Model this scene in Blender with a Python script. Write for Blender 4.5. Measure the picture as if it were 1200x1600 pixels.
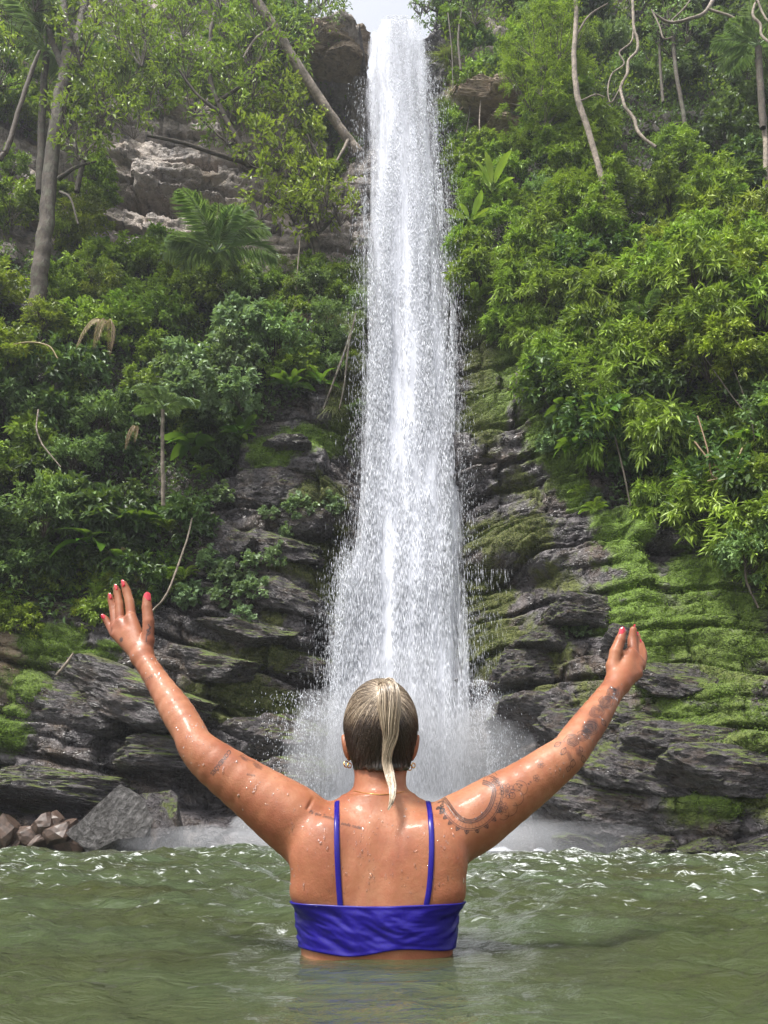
import bpy, bmesh, math, random
import numpy as np
from mathutils import Vector, Matrix, Quaternion

for o in list(bpy.data.objects): bpy.data.objects.remove(o)
scene = bpy.context.scene
C = scene.collection
R = math.radians

# ------------------------------------------------------------------ camera
F = 1150.0                       # focal length in pixels of a 1200 x 1600 frame
PITCH = R(23.7)
CAM = np.array([0.0, 0.0, 0.23])  # held just above the water
cd = bpy.data.cameras.new('camera'); cam = bpy.data.objects.new('camera', cd); C.objects.link(cam)
cam.location = CAM; cam.rotation_euler = (R(90) + PITCH, 0, 0)
cd.sensor_fit = 'VERTICAL'; cd.sensor_height = 36; cd.sensor_width = 27
cd.lens = 36 * F / 1600; cd.clip_start = 0.02; cd.clip_end = 500
scene.camera = cam

# ------------------------------------------------------------------ sky, sun, exposure
world = bpy.data.worlds.new('World'); scene.world = world; world.use_nodes = True
wn = world.node_tree.nodes; wl = world.node_tree.links; wn.clear()
SUN_DIR = Vector((-0.42, -0.50, 1.15)).normalized()
sky = wn.new('ShaderNodeTexSky'); sky.sky_type = 'NISHITA'; sky.sun_disc = False
sky.sun_elevation = math.asin(SUN_DIR.z); sky.sun_rotation = math.atan2(SUN_DIR.x, SUN_DIR.y)
sky.air_density = 1.0; sky.dust_density = 4.0; sky.ozone_density = 1.0
hs = wn.new('ShaderNodeHueSaturation'); hs.inputs['Saturation'].default_value = 0.25
bg = wn.new('ShaderNodeBackground'); bg.inputs['Strength'].default_value = 0.138
wo = wn.new('ShaderNodeOutputWorld')
wl.new(sky.outputs[0], hs.inputs['Color']); wl.new(hs.outputs[0], bg.inputs[0]); wl.new(bg.outputs[0], wo.inputs[0])
sd = bpy.data.lights.new('sun', 'SUN'); so = bpy.data.objects.new('sun', sd); C.objects.link(so)
sd.energy = 2.7; sd.angle = R(12); sd.color = (1.0, 0.965, 0.90)
so.rotation_euler = SUN_DIR.to_track_quat('Z', 'Y').to_euler(); so.location = (-3, -4, 9)
vs = scene.view_settings
vs.view_transform = 'Standard'; vs.look = 'None'; vs.gamma = 1; vs.use_curve_mapping = False
vs.exposure = 1.35
scene.render.engine = 'CYCLES'
cy = scene.cycles
cy.max_bounces = 5; cy.diffuse_bounces = 2; cy.glossy_bounces = 2; cy.transmission_bounces = 4
cy.transparent_max_bounces = 12; cy.volume_bounces = 0

# ------------------------------------------------------------------ projection helpers (design sheet -> metres)
cp_, sp_ = math.cos(PITCH), math.sin(PITCH)
def P(px, py, Y):
    """point at ground distance Y seen in the design sheet at (px, py)"""
    v = (800.0 - np.asarray(py, float)) / F; u = (np.asarray(px, float) - 600.0) / F
    wy = cp_ - v * sp_; wz = sp_ + v * cp_; t = np.asarray(Y, float) / wy
    return np.stack([u * t, np.broadcast_to(Y, np.shape(u * t)) + 0 * u, CAM[2] + wz * t], -1)
def scale_at(py, Y):            # metres per design pixel
    v = (800.0 - py) / F
    return Y / (cp_ - v * sp_) / F
def proj(p):
    q = np.asarray(p, float) - CAM
    zc = q[..., 1] * cp_ + q[..., 2] * sp_; up = -q[..., 1] * sp_ + q[..., 2] * cp_
    zc = np.maximum(zc, 1e-3)
    return 600 + F * q[..., 0] / zc, 800 - F * up / zc
def rays(px, py):
    v = (800.0 - np.asarray(py, float)) / F; u = (np.asarray(px, float) - 600.0) / F
    d = np.stack([u, cp_ - v * sp_, sp_ + v * cp_], -1)
    return d / np.linalg.norm(d, axis=-1, keepdims=True)

# ------------------------------------------------------------------ noise
def _h(ix, iy, iz, s):
    h = (ix.astype(np.int64) * 374761393 + iy.astype(np.int64) * 668265263 + iz.astype(np.int64) * 2147483647 + s * 974634777) & 0xffffffff
    h = ((h ^ (h >> 13)) * 1274126177) & 0xffffffff
    h = ((h ^ (h >> 16)) * 2246822519) & 0xffffffff
    return (h ^ (h >> 15)) & 0xffffffff
def hash01(ix, iy=0, iz=0, s=0):
    ix, iy, iz = np.broadcast_arrays(np.asarray(ix), np.asarray(iy), np.asarray(iz))
    return _h(ix, iy, iz, s) / 4294967295.0
def noise(x, y, z=0.0, s=0):
    x, y, z = np.broadcast_arrays(np.asarray(x, float), np.asarray(y, float), np.asarray(z, float))
    ix, iy, iz = np.floor(x), np.floor(y), np.floor(z)
    fx, fy, fz = x - ix, y - iy, z - iz
    ix, iy, iz = ix.astype(np.int64), iy.astype(np.int64), iz.astype(np.int64)
    w = lambda t: t * t * t * (t * (t * 6 - 15) + 10)
    ux, uy, uz = w(fx), w(fy), w(fz)
    out = 0
    for a in (0, 1):
        for b in (0, 1):
            for c in (0, 1):
                h = _h(ix + a, iy + b, iz + c, s)
                g = ((h & 1023) / 511.5 - 1) * (fx - a) + (((h >> 10) & 1023) / 511.5 - 1) * (fy - b) + (((h >> 20) & 1023) / 511.5 - 1) * (fz - c)
                out = out + g * (ux if a else 1 - ux) * (uy if b else 1 - uy) * (uz if c else 1 - uz)
    return out * 1.3
def fbm(x, y, z=0.0, o=4, s=0, lac=2.03, gain=0.5):
    t, a, f = 0, 1.0, 1.0
    for i in range(o):
        t = t + a * noise(np.asarray(x) * f, np.asarray(y) * f, np.asarray(z) * f, s + i * 17); a *= gain; f *= lac
    return t
def ridged(x, y, z=0.0, o=4, s=0):
    t, a, f = 0, 1.0, 1.0
    for i in range(o):
        t = t + a * (1 - 2 * np.abs(noise(np.asarray(x) * f, np.asarray(y) * f, np.asarray(z) * f, s + i * 31))); a *= 0.5; f *= 2.1
    return t
def sstep(a, b, x):
    t = np.clip((x - a) / (b - a), 0, 1); return t * t * (3 - 2 * t)

# ------------------------------------------------------------------ mesh helpers
def mesh_np(name, V, Q, smooth=True, attrs=None):
    V = np.asarray(V, np.float32); Q = np.asarray(Q, np.int32)
    me = bpy.data.meshes.new(name)
    me.vertices.add(len(V)); me.vertices.foreach_set('co', V.ravel())
    k = Q.shape[1]
    me.loops.add(Q.size); me.loops.foreach_set('vertex_index', Q.ravel())
    me.polygons.add(len(Q)); me.polygons.foreach_set('loop_start', np.arange(len(Q), dtype=np.int32) * k)
    me.polygons.foreach_set('use_smooth', np.full(len(Q), smooth))
    me.update(calc_edges=True)
    for nm, (ty, arr) in (attrs or {}).items():
        a = me.attributes.new(nm, ty, 'POINT')
        arr = np.asarray(arr, np.float32)
        if ty == 'FLOAT': a.data.foreach_set('value', arr.ravel())
        else:
            if arr.shape[1] == 3: arr = np.concatenate([arr, np.ones((len(arr), 1), np.float32)], 1)
            a.data.foreach_set('color', np.ascontiguousarray(arr).ravel())
    return me
class MB:
    """collects pieces of geometry for one mesh (triangles)"""
    def __init__(s): s.V, s.T, s.A, s.n = [], [], [], 0
    def add(s, V, T, a=0.0):
        V = np.asarray(V, float).reshape(-1, 3); T = np.asarray(T, int)
        if T.shape[1] == 4: T = np.concatenate([T[:, [0, 1, 2]], T[:, [0, 2, 3]]])
        s.V.append(V); s.T.append(T + s.n); s.n += len(V)
        s.A.append(np.broadcast_to(np.asarray(a, float), (len(V),)))
    def mesh(s, name, smooth=True):
        return mesh_np(name, np.concatenate(s.V), np.concatenate(s.T), smooth, {'tint': ('FLOAT', np.concatenate(s.A))})
def link(name, data, mat=None, parent=None):
    o = bpy.data.objects.new(name, data); C.objects.link(o)
    if parent is not None: o.parent = parent
    if mat is not None and data is not None and not data.materials: data.materials.append(mat)
    return o
def tag(o, label=None, cat=None, group=None, kind=None):
    if label: o['label'] = label
    if cat: o['category'] = cat
    if group: o['group'] = group
    if kind: o['kind'] = kind
    return o
def empty(name, loc, label=None, cat=None, group=None):
    o = bpy.data.objects.new(name, None); C.objects.link(o); o.location = [float(v) for v in loc]
    o.empty_display_size = 0.1
    return tag(o, label, cat, group)
def copy_tree(o, parent=None):
    c = o.copy(); C.objects.link(c); c.parent = parent
    for ch in o.children: copy_tree(ch, c)
    return c
def frames(pts):
    pts = np.asarray(pts, float)
    t = np.gradient(pts, axis=0); t /= np.linalg.norm(t, axis=1, keepdims=True) + 1e-9
    ref = np.array([0.31, 0.2, 0.93]); n = np.cross(t, ref)
    bad = np.linalg.norm(n, axis=1) < 0.15
    n[bad] = np.cross(t[bad], np.array([1.0, 0, 0]))
    n /= np.linalg.norm(n, axis=1, keepdims=True); b = np.cross(t, n)
    return t, n, b
def smooth_path(pts, n):
    """catmull-rom through the rows of pts (any number of columns)"""
    pts = np.asarray(pts, float)
    if len(pts) == 2: return pts[0] + (pts[1] - pts[0]) * np.linspace(0, 1, n)[:, None]
    q = np.vstack([2 * pts[0] - pts[1], pts, 2 * pts[-1] - pts[-2]])
    u = np.linspace(0, len(pts) - 1 - 1e-9, n); i = np.floor(u).astype(int); f = (u - i)[:, None]
    p0, p1, p2, p3 = q[i], q[i + 1], q[i + 2], q[i + 3]
    return 0.5 * (2 * p1 + (p2 - p0) * f + (2 * p0 - 5 * p1 + 4 * p2 - p3) * f ** 2 + (3 * p1 - p0 - 3 * p2 + p3) * f ** 3)
def tube(mb, pts, rad, sides=6, a=0.0, lump=0.0, seed=0):
    pts = np.asarray(pts, float); n = len(pts); rad = np.broadcast_to(np.asarray(rad, float), (n,))
    t, nn, b = frames(pts)
    th = np.linspace(0, 2 * math.pi, sides, endpoint=False)
    rr = rad[:, None] * np.ones(sides)
    if lump: rr = rr * (1 + lump * noise(np.arange(n)[:, None] * 0.16, np.cos(th)[None] * 1.3 + seed, np.sin(th)[None] * 1.3, seed))
    V = pts[:, None] + rr[..., None] * (np.cos(th)[None, :, None] * nn[:, None] + np.sin(th)[None, :, None] * b[:, None])
    i = np.arange(n - 1)[:, None] * sides; j = np.arange(sides)[None]; k = (j + 1) % sides
    Qd = np.stack([i + j, i + k, i + sides + k, i + sides + j], -1).reshape(-1, 4)
    mb.add(V.reshape(-1, 3), Qd, np.repeat(np.broadcast_to(np.asarray(a, float), (n,)), sides))

# ------------------------------------------------------------------ material helpers
def mat(name):
    m = bpy.data.materials.new(name); m.use_nodes = True
    nt = m.node_tree; nt.nodes.clear()
    out = nt.nodes.new('ShaderNodeOutputMaterial'); b = nt.nodes.new('ShaderNodeBsdfPrincipled')
    nt.links.new(b.outputs[0], out.inputs['Surface'])
    return m, nt, b, out
def N(nt, ty, **kw):
    n = nt.nodes.new(ty)
    for k, v in kw.items():
        if k.startswith('i_'):
            key = k[2:].replace('_', ' '); n.inputs[key].default_value = v
        else: setattr(n, k, v)
    return n
def noise_tex(nt, vec, scale, detail=5.0, rough=0.55, dist=0.0):
    n = N(nt, 'ShaderNodeTexNoise'); n.inputs['Scale'].default_value = scale; n.inputs['Detail'].default_value = detail
    n.inputs['Roughness'].default_value = rough; n.inputs['Distortion'].default_value = dist
    if vec is not None: nt.links.new(vec, n.inputs['Vector'])
    return n.outputs['Fac']
def ramp(nt, fac, stops):
    r = N(nt, 'ShaderNodeValToRGB'); e = r.color_ramp.elements
    while len(e) < len(stops): e.new(0.5)
    for el, (p, c) in zip(e, stops):
        el.position = p; el.color = (*c, 1) if isinstance(c, (tuple, list)) else (c, c, c, 1)
    nt.links.new(fac, r.inputs[0]); return r.outputs[0]
def mixc(nt, fac, a, b, mode='MIX'):
    m = N(nt, 'ShaderNodeMix', data_type='RGBA', blend_type=mode)
    for s, v in ((0, fac), (6, a), (7, b)):
        if hasattr(v, 'links') or hasattr(v, 'is_linked'): nt.links.new(v, m.inputs[s])
        elif s == 0: m.inputs[s].default_value = v
        else: m.inputs[s].default_value = (*v, 1) if isinstance(v, (tuple, list)) else (v, v, v, 1)
    return m.outputs[2]
def maths(nt, op, a, b=0.0, c=0.0, clamp=False):
    m = N(nt, 'ShaderNodeMath', operation=op, use_clamp=clamp)
    for i, v in enumerate((a, b, c)):
        if hasattr(v, 'is_linked'): nt.links.new(v, m.inputs[i])
        else: m.inputs[i].default_value = v
    return m.outputs[0]
def mapping(nt, vec, scale=(1, 1, 1), rot=(0, 0, 0)):
    m = N(nt, 'ShaderNodeMapping'); m.inputs['Scale'].default_value = scale; m.inputs['Rotation'].default_value = rot
    nt.links.new(vec, m.inputs['Vector']); return m.outputs[0]
def bump(nt, h, strength, dist, normal=None):
    b = N(nt, 'ShaderNodeBump'); b.inputs['Strength'].default_value = strength; b.inputs['Distance'].default_value = dist
    nt.links.new(h, b.inputs['Height'])
    if normal is not None: nt.links.new(normal, b.inputs['Normal'])
    return b.outputs[0]
def attr(nt, name, out='Fac'):
    a = N(nt, 'ShaderNodeAttribute', attribute_name=name); return a.outputs[out]
# ================================================================== materials of the setting
def make_rock(name, use_attr=True):
    m, nt, b, out = mat(name)
    tc = N(nt, 'ShaderNodeTexCoord').outputs['Object']
    n1 = noise_tex(nt, tc, 0.9, 4, 0.62, 0.6); n2 = noise_tex(nt, tc, 6.0, 6, 0.68); n3 = noise_tex(nt, mapping(nt, tc, (1, 1, 0.35)), 22.0, 3, 0.7)
    wet = ramp(nt, n2, [(0.25, (0.016, 0.014, 0.015)), (0.5, (0.062, 0.055, 0.058)), (0.75, (0.17, 0.15, 0.155))])
    brown = ramp(nt, n3, [(0.3, (0.028, 0.019, 0.012)), (0.7, (0.13, 0.088, 0.055))])
    col = mixc(nt, ramp(nt, n1, [(0.48, 0.0), (0.66, 0.75)]), wet, brown)
    geo = N(nt, 'ShaderNodeNewGeometry'); sx = N(nt, 'ShaderNodeSeparateXYZ'); nt.links.new(geo.outputs['Normal'], sx.inputs[0])
    gn = noise_tex(nt, tc, 30.0, 3, 0.6); gm = noise_tex(nt, tc, 2.2, 5, 0.65, 0.4)
    rough = ramp(nt, n2, [(0.3, 0.16), (0.7, 0.42)])
    if use_attr:
        st = noise_tex(nt, mapping(nt, tc, (2.6, 1, 0.35)), 1.2, 4, 0.65, 0.5)
        palec = ramp(nt, n2, [(0.25, (0.20, 0.165, 0.14)), (0.5, (0.42, 0.355, 0.31)), (0.75, (0.56, 0.49, 0.43))])
        palec = mixc(nt, ramp(nt, st, [(0.52, 0.0), (0.64, 0.85)]), palec, (0.075, 0.065, 0.06))
        ochre = ramp(nt, noise_tex(nt, tc, 1.5, 3, 0.6), [(0.55, 0.0), (0.7, 0.5)])
        palec = mixc(nt, ochre, palec, (0.36, 0.25, 0.14))
        pale = attr(nt, 'pale'); col = mixc(nt, pale, col, palec)
        rough = mixc(nt, pale, rough, 0.8)
        soil = ramp(nt, n3, [(0.3, (0.008, 0.007, 0.004)), (0.7, (0.040, 0.030, 0.016))])
        col = mixc(nt, attr(nt, 'soil'), col, soil)
        sand = ramp(nt, n2, [(0.3, (0.16, 0.11, 0.06)), (0.7, (0.33, 0.25, 0.15))])
        col = mixc(nt, attr(nt, 'sand'), col, sand)
        ma = attr(nt, 'moss'); mb_ = attr(nt, 'bright')
        mfac = ramp(nt, maths(nt, 'ADD', ma, maths(nt, 'MULTIPLY', maths(nt, 'SUBTRACT', gm, 0.5), 1.5)), [(0.34, 0.0), (0.52, 1.0)])
    else:
        up = maths(nt, 'MULTIPLY', maths(nt, 'ADD', sx.outputs[2], 0.1), 0.8)
        mfac = ramp(nt, maths(nt, 'ADD', up, maths(nt, 'MULTIPLY', maths(nt, 'SUBTRACT', gm, 0.5), 1.6)), [(0.52, 0.0), (0.74, 1.0)])
        mb_ = ramp(nt, n1, [(0.4, 0.1), (0.65, 0.6)])
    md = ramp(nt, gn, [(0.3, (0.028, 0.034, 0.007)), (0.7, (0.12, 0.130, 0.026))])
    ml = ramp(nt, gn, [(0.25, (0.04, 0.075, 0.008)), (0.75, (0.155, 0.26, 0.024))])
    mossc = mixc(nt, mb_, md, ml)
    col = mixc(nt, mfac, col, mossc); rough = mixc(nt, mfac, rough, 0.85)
    nt.links.new(col, b.inputs['Base Color']); nt.links.new(rough, b.inputs['Roughness'])
    b.inputs['Specular IOR Level'].default_value = 0.55
    h = maths(nt, 'ADD', maths(nt, 'MULTIPLY', n2, 0.6), maths(nt, 'MULTIPLY', n3, 0.35))
    h = maths(nt, 'ADD', h, maths(nt, 'MULTIPLY', gn, 0.15))
    ck = noise_tex(nt, mapping(nt, tc, (0.8, 0.8, 1.9), (0, 0.25, 0)), 2.4, 3, 0.6, 0.7)
    ck = ramp(nt, maths(nt, 'ABSOLUTE', maths(nt, 'SUBTRACT', ck, 0.5)), [(0.0, 0.0), (0.03, 1.0)])
    h = maths(nt, 'ADD', h, maths(nt, 'MULTIPLY', ck, 0.35))
    nt.links.new(bump(nt, h, 1.0, 0.14), b.inputs['Normal'])
    return m
M_CLIFF = make_rock('cliff_rock', True)
M_ROCK = make_rock('wet_rock', False)
def make_boulder_mat():
    m, nt, b, out = mat('grey_boulder_rock')
    tc = N(nt, 'ShaderNodeTexCoord').outputs['Object']
    n2 = noise_tex(nt, tc, 7.0, 8, 0.68); n3 = noise_tex(nt, mapping(nt, tc, (1.5, 1, 0.5), (0, 0.5, 0)), 3.0, 8, 0.7, 1.0)
    c = ramp(nt, n2, [(0.32, (0.018, 0.016, 0.015)), (0.5, (0.070, 0.065, 0.063)), (0.68, (0.20, 0.19, 0.188))])
    c = mixc(nt, ramp(nt, n3, [(0.55, 0.0), (0.7, 0.8)]), c, (0.05, 0.045, 0.04))
    nt.links.new(c, b.inputs['Base Color']); b.inputs['Roughness'].default_value = 0.42
    nt.links.new(bump(nt, maths(nt, 'ADD', n2, n3), 1.0, 0.16), b.inputs['Normal'])
    return m
M_BOULDER = make_boulder_mat()

# ================================================================== the cliff: a wall of broken strata round the pool
ctrl = [  # design px, py, distance
 (-250,1330,11.5),(0,1328,13.0),(200,1326,12.9),(400,1328,13.3),(620,1328,14.3),(760,1330,13.0),(900,1333,11.6),(1060,1335,10.8),(1200,1336,10.4),(1450,1340,9.6),
 (-250,1000,12.2),(0,1000,13.4),(300,1000,13.8),(500,1000,14.2),(620,1000,14.9),(760,1000,13.6),(880,1000,12.6),(1000,1000,11.9),(1200,1000,11.0),(1450,1000,10.0),
 (-250,700,12.8),(0,700,13.9),(300,700,15.0),(450,700,14.5),(620,750,15.1),(760,760,14.1),(950,780,13.0),(1200,780,11.7),(1450,780,10.4),
 (-250,500,13.2),(0,500,14.6),(300,500,16.6),(550,500,15.3),(640,500,15.7),(760,560,14.6),(900,560,13.4),(1200,560,12.1),(1450,560,11),
 (-250,350,14.4),(0,350,16.4),(250,350,18.6),(500,350,17.2),(640,300,16.8),(760,330,15.4),(900,330,14.1),(1060,330,14.4),(1200,330,14.2),(1450,330,13),
 (-250,150,15.0),(0,150,17.2),(250,150,19.2),(450,150,18.3),(530,170,18.6),(640,150,17.0),(760,170,15.9),(900,120,15.6),(1060,120,16.4),(1200,120,16.0),(1450,120,15),
 (-250,-150,16.5),(0,-150,19.5),(250,-120,20.5),(520,60,16.9),(620,42,15.9),(700,30,16.3),(900,-150,17.5),(1200,-150,18),(1450,-150,17),
]
cpt = np.array([P(a, b, c) for a, b, c in ctrl]); CX, CZ, CY_ = cpt[:, 0], cpt[:, 2], cpt[:, 1]
def _tps(r2): return 0.5 * r2 * np.log(r2 + 1e-9)
_A = _tps((CX[:, None] - CX) ** 2 + (CZ[:, None] - CZ) ** 2) + 0.4 * np.eye(len(CX))
_Pm = np.stack([np.ones_like(CX), CX, CZ], 1)
_S = np.block([[_A, _Pm], [_Pm.T, np.zeros((3, 3))]])
_w = np.linalg.solve(_S, np.concatenate([CY_, np.zeros(3)]))
def base_Y(x, z):
    o = _w[-3] + _w[-2] * x + _w[-1] * z
    for i in range(len(CX)): o = o + _w[i] * _tps((x - CX[i]) ** 2 + (z - CZ[i]) ** 2)
    return o
GX, GZ = 500, 620
pyr = np.linspace(1356, -230, GZ); pxc = np.linspace(-300, 1500, GX)
v_ = (800 - pyr) / F; t_ = 14.0 / (cp_ - v_ * sp_)
gz = np.repeat((CAM[2] + (sp_ + v_ * cp_) * t_)[:, None], GX, 1)
gx = ((pxc - 600) / F)[None] * t_[:, None]
# top edge: a notch where the stream comes over
lipz = float(P(620, 46, 15.9)[2])
ledgez = float(P(515, 44, 16.9)[2])
def top_z(x): return lipz - 0.35 + (ledgez - lipz + 0.35) * sstep(-0.15, -1.5, x + 0.3 * noise(x * 3.1, 9.7)) + 10 * sstep(1.4, 3.0, x) + 10 * sstep(-2.4, -4.6, x) + 0.12 * noise(x * 2.1, 3.3)
tz = top_z(gx)
over = np.maximum(gz - tz, 0)
zz = np.where(over > 0, tz + over * 0.10, gz)
yb = base_Y(gx, np.minimum(zz, 33)) + over * 1.1
dip = 0.20 * sstep(0.5, -1.5, gx) + 0.03
wx_ = fbm(gx * 0.3, gz * 0.3, 1.7, 3, 5)
sc_ = zz + dip * gx + 0.55 * wx_ + 0.08 * fbm(gx * 1.5, gz * 1.5, 0, 3, 9)
def strata(sc, x, th, wmin, wvar, seed):
    L = sc / th + 0.6 * noise(sc * 0.5 / th, 0.37, 0, seed); li = np.floor(L); lf = L - li
    w = wmin + wvar * hash01(li.astype(int), 3, 0, seed)
    bx = (x + 0.16 * fbm(x * 1.1, sc * 1.8, 0.5, 3, seed + 2) + 0.3 * sc * (hash01(li.astype(int), 8, 0, seed) - 0.5)) / w + 7 * hash01(li.astype(int), 1, 0, seed)
    bi = np.floor(bx); bf = bx - bi
    h = lambda k: hash01(li.astype(int), bi.astype(int), k, seed)
    pr = (h(1) - 0.5) * 1.0 + (lf - 0.5) * (h(2) - 0.25) * 0.9 + (bf - 0.5) * (h(3) - 0.5) * 0.9
    dl = np.minimum(lf, 1 - lf) * th; db = np.minimum(bf, 1 - bf) * w
    return pr, dl, db
p1_, dl1, db1 = strata(sc_, gx, 0.85, 1.3, 1.8, 11)
p2_, dl2, db2 = strata(sc_ + 0.1 * wx_, gx, 0.30, 0.35, 0.7, 23)
crack = 0.30 * (1 + 0.6 * sstep(7.5, 10.5, zz)) * sstep(0.085, 0.0, dl1) + 0.17 * sstep(0.06, 0.0, db1) + 0.09 * sstep(0.035, 0.0, dl2) + 0.06 * sstep(0.03, 0, db2)
pal0 = sstep(7.5, 10.5, zz) * sstep(0.0, -1.0, gx)
rel = (0.50 + 0.25 * pal0) * p1_ + 0.17 * (1 - 0.75 * pal0) * p2_ + 0.22 * fbm(gx * 0.8, gz * 0.8, 4.2, 4, 40) + 0.05 * ridged(gx * 2.5, gz * 3.5, 1.1, 4, 50)
fine = 0.022 * ridged(gx * 9, gz * 12, 0.4, 3, 61)
ppx, ppy = proj(np.stack([gx, yb, zz], -1))
# --- what grows where
def blob(px, py, rx, ry, a=1.0, rot=0.0):
    c, s = math.cos(R(rot)), math.sin(R(rot)); dx, dy = ppx - px, ppy - py
    return a * np.exp(-(((dx * c + dy * s) / rx) ** 2 + ((-dx * s + dy * c) / ry) ** 2))
def union(bl): 
    o = np.zeros_like(gx)
    for b in bl: o = np.maximum(o, blob(*b))
    return o
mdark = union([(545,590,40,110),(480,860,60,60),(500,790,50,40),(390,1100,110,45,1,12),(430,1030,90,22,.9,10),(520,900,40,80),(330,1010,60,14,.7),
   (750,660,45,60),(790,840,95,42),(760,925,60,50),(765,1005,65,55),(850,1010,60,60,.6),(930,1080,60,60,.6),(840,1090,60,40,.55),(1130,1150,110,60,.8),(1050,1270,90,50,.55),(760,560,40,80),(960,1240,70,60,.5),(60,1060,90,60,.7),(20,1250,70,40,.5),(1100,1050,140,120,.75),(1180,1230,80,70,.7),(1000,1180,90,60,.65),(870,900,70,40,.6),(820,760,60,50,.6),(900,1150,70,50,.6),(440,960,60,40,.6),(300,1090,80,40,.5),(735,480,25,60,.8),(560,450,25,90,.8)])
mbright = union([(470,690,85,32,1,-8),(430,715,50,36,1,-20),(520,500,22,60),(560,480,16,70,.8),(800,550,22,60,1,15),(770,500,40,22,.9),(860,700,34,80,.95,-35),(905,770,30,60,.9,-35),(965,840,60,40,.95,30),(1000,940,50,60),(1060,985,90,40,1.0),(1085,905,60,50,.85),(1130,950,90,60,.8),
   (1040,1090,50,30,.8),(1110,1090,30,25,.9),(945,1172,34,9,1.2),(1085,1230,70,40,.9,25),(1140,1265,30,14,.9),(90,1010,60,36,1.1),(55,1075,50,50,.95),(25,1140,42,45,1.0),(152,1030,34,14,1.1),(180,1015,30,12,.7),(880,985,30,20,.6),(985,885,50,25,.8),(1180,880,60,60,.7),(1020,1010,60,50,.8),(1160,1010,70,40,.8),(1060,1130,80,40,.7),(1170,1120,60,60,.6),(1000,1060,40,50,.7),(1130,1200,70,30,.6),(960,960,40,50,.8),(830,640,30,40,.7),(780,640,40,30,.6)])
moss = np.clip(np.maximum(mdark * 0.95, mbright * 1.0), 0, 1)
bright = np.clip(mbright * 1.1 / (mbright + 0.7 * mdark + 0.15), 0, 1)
pale = np.maximum(sstep(470, 420, ppy) * sstep(585, 545, ppx), sstep(330, 270, ppy) * sstep(690, 705, ppx))
pale = np.maximum(pale, 0.9 * union([(545, 575, 30, 40, .8), (500, 575, 20, 14, .8), (215, 580, 25, 60, .7), (735, 400, 20, 40, .6)]))
pale = np.maximum(pale, 1.5 * union([(515, 75, 50, 45, 1.0)]))
pale = np.clip(pale * (0.75 + 0.6 * noise(gx * 0.7, gz * 0.9, 0, 77)), 0, 1)
def poly_mask(pts, feather=18):
    pts = np.array(pts, float); inside = np.zeros(ppx.shape, bool); dmin = np.full(ppx.shape, 1e9)
    for i in range(len(pts)):
        a, b = pts[i], pts[(i + 1) % len(pts)]
        cond = ((a[1] > ppy) != (b[1] > ppy))
        xint = (b[0] - a[0]) * (ppy - a[1]) / (b[1] - a[1] + 1e-9) + a[0]
        inside ^= cond & (ppx < xint)
        ab = b - a; tt = np.clip(((ppx - a[0]) * ab[0] + (ppy - a[1]) * ab[1]) / (ab @ ab), 0, 1)
        dmin = np.minimum(dmin, np.hypot(ppx - a[0] - tt * ab[0], ppy - a[1] - tt * ab[1]))
    sd_ = np.where(inside, dmin, -dmin)
    return sstep(-feather, feather, sd_)
VEG_L = [(-320,420),(150,400),(330,400),(440,450),(560,400),(560,520),(500,600),(440,640),(380,690),(330,760),(320,860),(290,930),(230,960),(120,980),(0,980),(-320,1050)]
VEG_R = [(715,300),(800,190),(860,40),(1520,-100),(1520,980),(1200,920),(1130,880),(1050,840),(960,790),(900,700),(840,600),(790,500),(725,430)]
soil = np.maximum(poly_mask(VEG_L), poly_mask(VEG_R))
soil = np.maximum(soil * (1 - 0.8 * moss), 0)
sand = union([(15, 1040, 40, 55, 1.0)])
ampz = 1 - 0.45 * soil
yy = yb - ampz * rel + ampz * crack - fine * (1 - soil) - 0.07 * moss * (1 + 0.8 * fbm(gx * 7, gz * 7, 0, 3, 90))
# the undercut shelf right of the fall, the deep hollow over the boulder, and the dark recess under the lip
yy += 0.55 * union([(800, 905, 70, 13, 1.0)]) - 0.30 * union([(800, 862, 90, 24, 1.0)])
yy += 1.0 * union([(345, 1245, 75, 32, 1.0, 8)]) + 0.8 * union([(60, 1265, 120, 12, 1, 6)])
yy += 0.35 * union([(230, 1150, 190, 6, 1, 14), (120, 1195, 150, 5, 1, 12)])
yy += 1.6 * union([(520, 165, 42, 60, 1.0)]) + 0.9 * union([(775, 190, 60, 16, 1.0), (800, 222, 40, 14, 1.0)]) - 0.5 * union([(770, 160, 60, 16, 1.0), (795, 205, 40, 10, 1)])
yy += 1.0 * union([(300, 332, 150, 9, 1.0, 4), (480, 366, 70, 9, 1)]) - 0.5 * union([(290, 296, 130, 26, 1.0, 4), (130, 260, 90, 30, .8, 0)])
yy -= 0.5 * union([(480, 780, 60, 60, .8), (420, 880, 80, 50, .5)])
# keep the wall behind the falling sheet
fall = sstep(1.6, 1.0, np.abs(gx - 0.5)) 
cliff_V = np.stack([gx, yy, zz], -1)
ii = (np.arange(GZ - 1)[:, None] * GX + np.arange(GX - 1)[None])
Qc = np.stack([ii, ii + 1, ii + GX + 1, ii + GX], -1).reshape(-1, 4)
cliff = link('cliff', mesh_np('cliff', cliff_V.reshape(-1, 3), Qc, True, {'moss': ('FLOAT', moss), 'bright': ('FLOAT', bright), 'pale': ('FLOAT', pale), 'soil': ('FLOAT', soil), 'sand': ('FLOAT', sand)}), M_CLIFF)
tag(cliff, 'stepped wet rock cliff around the pool, pale and dry towards its top', None, None, 'structure')
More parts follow.
